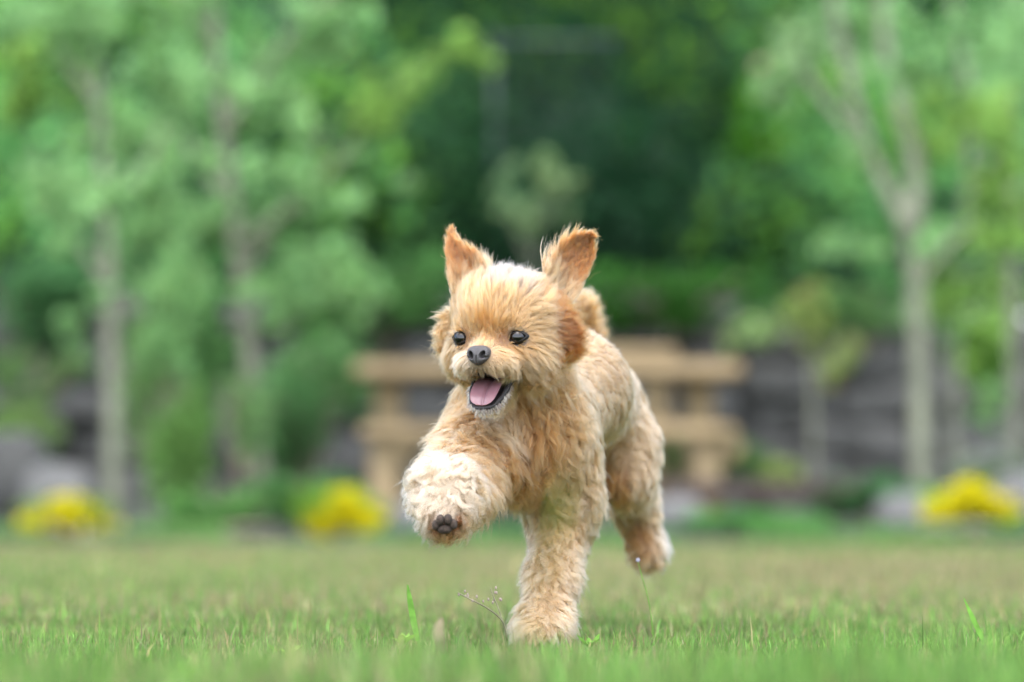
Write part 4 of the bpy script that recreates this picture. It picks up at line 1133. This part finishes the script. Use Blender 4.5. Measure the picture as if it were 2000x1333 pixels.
# nose: broad leather with two nostrils and a centre groove
def nose():
    vs, fs = sphere_vf((1, 1, 1), 110)
    x, y, zz = vs[:, 0], vs[:, 1], vs[:, 2]
    fr = np.clip(zz * 4, 0, 1)
    sgn = np.sign(x); ax_ = np.abs(x)
    w = 1.0 + 0.10 * y - 0.30 * np.clip(-y - 0.1, 0, 1) ** 1.5                    # wide above, drawn in below
    X = np.sign(x) * ax_ ** 0.85 * 0.0112 * w
    Y = np.sign(y) * np.abs(y) ** 0.9 * 0.0093 + 0.0008 * ax_
    Zd = np.sign(zz) * np.abs(zz) ** 0.62 * 0.0078
    Zd = Zd - 0.0016 * np.clip(-Y / 0.009, 0, 1) * fr                                # slopes back towards the lip
    aX = np.abs(X)
    a = aX - 0.0056; b2 = Y - 0.0002
    rr = np.sqrt((a / 0.0024) ** 2 + ((b2 - 0.5 * a) / 0.0030) ** 2)
    Zd = Zd - 0.0075 * np.exp(-rr ** 5) * fr                                         # nostrils
    sl = np.exp(-((aX - 0.0085) / 0.0022) ** 2 - ((Y + 0.0022 - 0.25 * (aX - 0.0085)) / 0.0009) ** 2)
    Zd = Zd - 0.0030 * sl * fr                                                       # comma slit to the side
    Zd = Zd - 0.0016 * np.exp(-(X / 0.0006) ** 2) * np.clip((0.0005 - Y) / 0.002, 0, 1) * fr
    W = NOSE_C + X[:, None] * HR + Y[:, None] * HU + (Zd - 0.0005 - Y * 0.22)[:, None] * HF
    dk = np.clip(np.exp(-rr ** 5) + 0.0, 0, 1)[:, None]
    m = mat_noise('nose_leather', (0.024, 0.0205, 0.0205), (0.038, 0.034, 0.034), 260, 0.5, bump=0.35, bscale=1400, spec=0.45)
    return mesh_np('nose', W, fs, m, dog, smooth=True)
nose()

# tongue
m, nt, b = mat_new('tongue')
b.inputs['Base Color'].default_value = (0.15, 0.072, 0.083, 1)
b.inputs['Roughness'].default_value = 0.38
b.inputs['Subsurface Weight'].default_value = 0.25
b.inputs['Subsurface Radius'].default_value = (0.004, 0.0015, 0.001)
b.inputs['Subsurface Scale'].default_value = 1.0
M_TONGUE = m
nu, nv = 26, 21
top, bot = [], []
ctr = spline([(0, -5.45, 1.8, 1.20), (0.0, -5.6, 3.0, 1.32), (-0.02, -6.2, 4.3, 1.42), (-0.06, -7.15, 5.35, 1.36), (-0.1, -7.85, 5.75, 1.05), (-.1, -8.15, 5.82, 0.4)], nu)
tv = np.gradient(ctr[:, :3], axis=0); tv = nrm(tv)
for i in range(nu):
    for j in range(nv):
        a = -1 + 2 * j / (nv - 1)
        w = ctr[i, 3]
        nn_ = np.array((0, tv[i, 2], -tv[i, 1]))                     # up out of the tongue
        lift = 0.30 * a * a - 0.24 * math.exp(-(a / 0.10) ** 2) - 0.12 * abs(a) ** 6
        c0 = ctr[i, :3] + np.array((a * w, 0, 0)) + nn_ * lift
        top.append(H(*c0)); bot.append(H(*(c0 - nn_ * (0.45 * (1 - abs(a) ** 4) + 0.03))))
i = np.arange(nu * nv).reshape(nu, nv)
q = np.stack([i[:-1, :-1].ravel(), i[:-1, 1:].ravel(), i[1:, 1:].ravel(), i[1:, :-1].ravel()], 1)
m_ = nu * nv
rim = list(i[0, :]) + list(i[1:, -1]) + list(i[-1, -2::-1]) + list(i[-2:0:-1, 0])
sides = np.array([(rim[k], rim[(k + 1) % len(rim)], rim[(k + 1) % len(rim)] + m_, rim[k] + m_) for k in range(len(rim))])
mesh_np('tongue', np.array(top + bot), np.concatenate([q, q[:, ::-1] + m_, sides]), M_TONGUE, dog, smooth=True)

# dark lips: lower rim from corner to corner, thin upper edge
lp = spline([H(-1.75, -5.40, 3.4), H(-1.68, -6.15, 4.1), H(-1.5, -7.25, 5.0), H(-1.0, -8.20, 5.55), H(0, -8.45, 5.75), H(1.0, -8.20, 5.55), H(1.65, -7.30, 4.95), H(1.95, -6.25, 4.0), H(2.05, -5.45, 3.2)], 40)
MB().add(tube(lp, 0.0013 + 0.0007 * np.sin(np.linspace(0, 25, 40)) ** 2 + 0.0012 * np.linspace(0, 1, 40), 10)).build('lower_lip', M_LID, dog)
up_ = spline([H(-1.95, -5.35, 3.4), H(-1.7, -5.23, 4.6), H(-1.0, -5.20, 5.7), H(0, -5.10, 6.0), H(1.0, -5.20, 5.7), H(1.75, -5.23, 4.6), H(2.05, -5.35, 3.2)], 30)
MB().add(tube(up_, np.full(30, 0.0017), 8)).build('upper_lip', M_LID, dog)

# short hairs growing from the edge of the lower lip
ch = rng.integers(4, 36, 1500)
Rl = lp[ch] + rng.normal(0, 0.0007, (1500, 3)) + (HF * 0.0012 - HU * 0.0012)
Nl = nrm(np.tile(HF - HU * 0.8, (1500, 1)) + 0.25 * rng.normal(size=(1500, 3)))
xl = ((Rl - HEAD_C) @ HR)[:, None]
Dl = nrm(-HU * 1.0 + HR * np.sign(xl) * np.abs(xl) * 30 + 0.1 * HF)
cl = np.where(rng.uniform(size=(1500, 1)) < 0.6, np.array((0.27, 0.24, 0.2)), np.array((0.03, 0.02, 0.018)))
grow('chin_hair', Rl, Nl, (Dl, np.full(1500, 0.0055), np.full(1500, 0.5), np.full(1500, 0.04), cl), body, 0.2, K=5, r0=0.00012, clump=0.4, jitter=0.2, gravity=0.1)

# pads of the raised paw
M_PAD = mat_noise('paw_pad', (0.012, 0.008, 0.006), (0.055, 0.036, 0.025), 330, 0.85, bump=0.5, bscale=700)
for px, py, dd, rx, rz in ((868, 1034, 3.5175, 0.0070, 0.0045), (852, 1026, 3.5180, 0.0040, 0.0050), (860, 1016, 3.5145, 0.0040, 0.0052), (875, 1015, 3.5145, 0.0040, 0.0052), (885, 1025, 3.5180, 0.0040, 0.0050)):
    vs, fs = sphere_vf((rx, 0.006, rz), 20)
    mesh_np('paw_pad', vs + P(px, py, dd), fs, M_PAD, dog, smooth=True)

# ------------------------------------------------------------------ small plants standing out of the lawn
def strip(path, widths, side, n=12, fold=0.25):
    """a narrow folded leaf along a path: 3 vertices per section"""
    sp = spline(np.column_stack([np.asarray(path), np.asarray(widths)]), n)
    side = np.asarray(side, float)
    vs, fs = [], []
    for q in sp:
        c, w = q[:3], max(q[3], 0.0002)
        vs += [c - side * w / 2, c + np.array((0, 0.35, -0.2)) * w * fold, c + side * w / 2]
    for i in range(n - 1):
        for j in range(2):
            a = i * 3 + j
            fs.append((a, a + 1, a + 4, a + 3))
    return vs, fs
def plain_leaf_mat(name, col, trans=0.4):
    m = mat_leaf(name, trans)
    nt = m.node_tree
    at = [n for n in nt.nodes if n.type == 'ATTRIBUTE'][0]
    tc = nt.nodes.new('ShaderNodeTexCoord'); nz = nt.nodes.new('ShaderNodeTexNoise'); nz.inputs['Scale'].default_value = 120
    rp = nt.nodes.new('ShaderNodeValToRGB')
    rp.color_ramp.elements[0].position = 0.3; rp.color_ramp.elements[1].position = 0.7
    rp.color_ramp.elements[0].color = (*[c * 0.75 for c in col], 1); rp.color_ramp.elements[1].color = (*[min(c * 1.25, 0.9) for c in col], 1)
    nt.links.new(tc.outputs['Object'], nz.inputs['Vector']); nt.links.new(nz.outputs['Fac'], rp.inputs['Fac'])
    for l in list(at.outputs['Color'].links):
        nt.links.new(rp.outputs['Color'], l.to_socket)
    nt.nodes.remove(at)
    return m
M_BLADE = plain_leaf_mat('tall_blade', (0.12, 0.26, 0.04))
M_CLOVER = plain_leaf_mat('weed_leaf', (0.15, 0.28, 0.04))
M_DRY = plain_leaf_mat('dry_leaf', (0.17, 0.135, 0.085))
M_STEM = plain_leaf_mat('seed_stem', (0.22, 0.2, 0.13))
M_SEED = plain_leaf_mat('seed', (0.3, 0.24, 0.2))
M_PETAL = plain_leaf_mat('petal', (0.3, 0.28, 0.34))

def blade_thing(label, pts, d, wpx):
    s = 1.2 * d / FPX
    o = mesh_np('grass_blade', *strip([P(a, b, d) for a, b in pts], [w * s for w in wpx], (1, 0.2, 0)), M_BLADE, smooth=True)
    return tag(o, label, 'grass blade', 'tall single blades in the lawn')
blade_thing('tall upright green grass blade standing left of the dog’s planted paw', [(816, 1252), (808, 1215), (801, 1175), (796, 1142)], 3.56, [7, 10, 9, 2])
blade_thing('slanting dark green grass blade at the far right of the lawn', [(1926, 1262), (1914, 1238), (1898, 1203), (1882, 1168)], 3.62, [6, 9, 8, 1])
blade_thing('faint blurred grass blade close to the lens in front of the planted leg', [(1000, 1420), (1034, 1250), (1068, 1110), (1092, 1010), (1104, 935)], 1.75, [1.5, 2, 2.5, 6, 2])

def weed(label, px, py, d, size, n, mat, cat='weed', spread=1.0):
    s = d / FPX
    foot = P(px, py, d)
    root = empty('lawn_weed', tuple(foot))
    for k in range(n):
        th = 2 * math.pi * (k + random.uniform(-0.3, 0.3)) / n
        L = size * s * random.uniform(0.75, 1.15)
        dr = np.array((math.cos(th), math.sin(th), 0))
        side = np.array((-math.sin(th), math.cos(th), 0))
        pts = [foot, foot + dr * L * 0.45 * spread + np.array((0, 0, L * 0.40)), foot + dr * L * 0.9 * spread + np.array((0, 0, L * random.uniform(0.35, 0.8)))]
        mesh_np('leaf', *strip(pts, [0.2 * L, 0.42 * L, 0.05 * L], side, 7), mat, root, smooth=True)
    return tag(root, label, cat, 'low leafy weeds in the lawn')
weed('bright green leafy weed low in the grass, left of the upright blade', 556, 1288, 3.42, 46, 7, M_CLOVER)
weed('light green leafy weed right at the foot of the upright grass blade', 786, 1262, 3.52, 42, 7, M_CLOVER)
weed('small spiky green weed just right of the dog’s planted paw', 1152, 1266, 3.60, 34, 8, M_BLADE)
weed('pale small leafed weed in the lawn below the far right blade', 1930, 1268, 3.6, 24, 5, M_CLOVER)
weed('blurred bright weed close to the bottom edge, left of the dog', 345, 1335, 2.75, 60, 8, M_CLOVER)

o = mesh_np('fallen_leaf', *strip([P(866, 1278, 3.12), P(860, 1250, 3.11), P(857, 1226, 3.12), P(862, 1206, 3.13)], [0.005, 0.0095, 0.0085, 0.001], (1, 0.3, 0), 9), M_DRY, smooth=True)
tag(o, 'dry tan leaf standing upright in the grass left of the planted paw', 'leaf')

sh = empty('seed_head_weed', tuple(P(990, 1245, 3.58)))
MB().add(tube(spline([P(990, 1250, 3.58), P(982, 1215, 3.57), P(955, 1190, 3.56), P(925, 1174, 3.55), P(894, 1158, 3.55)], 14), np.linspace(0.0009, 0.0006, 14), 6)).build('stem', M_STEM, sh)
MB().add(tube(spline([P(984, 1220, 3.57), P(974, 1190, 3.57), P(962, 1160, 3.57), P(958, 1148, 3.57)], 8), np.linspace(0.0007, 0.0004, 8), 5)).build('stem', M_STEM, sh)
for k in range(16):
    a = random.uniform(0, 1)
    q = P(960 + random.uniform(-22, 20), 1160 + random.uniform(-12, 18), 3.57 + random.uniform(-.01, .01)) if k < 9 else P(894 + random.uniform(0, 40), 1158 + random.uniform(-4, 16), 3.55)
    vs, fs = sphere_vf((0.0010, 0.0010, 0.0016), 8)
    mesh_np('seed', vs + q, fs, M_SEED, sh, smooth=True)
tag(sh, 'thin weed with tiny pinkish seed heads beside the planted paw', 'weed')

fl = empty('wild_flower', tuple(P(1277, 1250, 3.80)))
MB().add(tube(spline([P(1277, 1255, 3.80), P(1268, 1180, 3.80), P(1252, 1120, 3.80), P(1246, 1098, 3.80)], 14), np.linspace(0.0006, 0.0003, 14), 6)).build('stem', M_BLADE, fl)
c0 = P(1246, 1094, 3.80)
for k in range(5):
    th = k * 2 * math.pi / 5
    dr = np.array((math.cos(th), 0.2, math.sin(th)))
    mesh_np('petal', *strip([c0, c0 + dr * 0.0012, c0 + dr * 0.0024], [0.0005, 0.0018, 0.0005], (-math.sin(th), 0, math.cos(th)), 5), M_PETAL, fl, smooth=True)
tag(fl, 'tiny pale flower on a hair-thin stem below the trailing hind foot', 'flower')
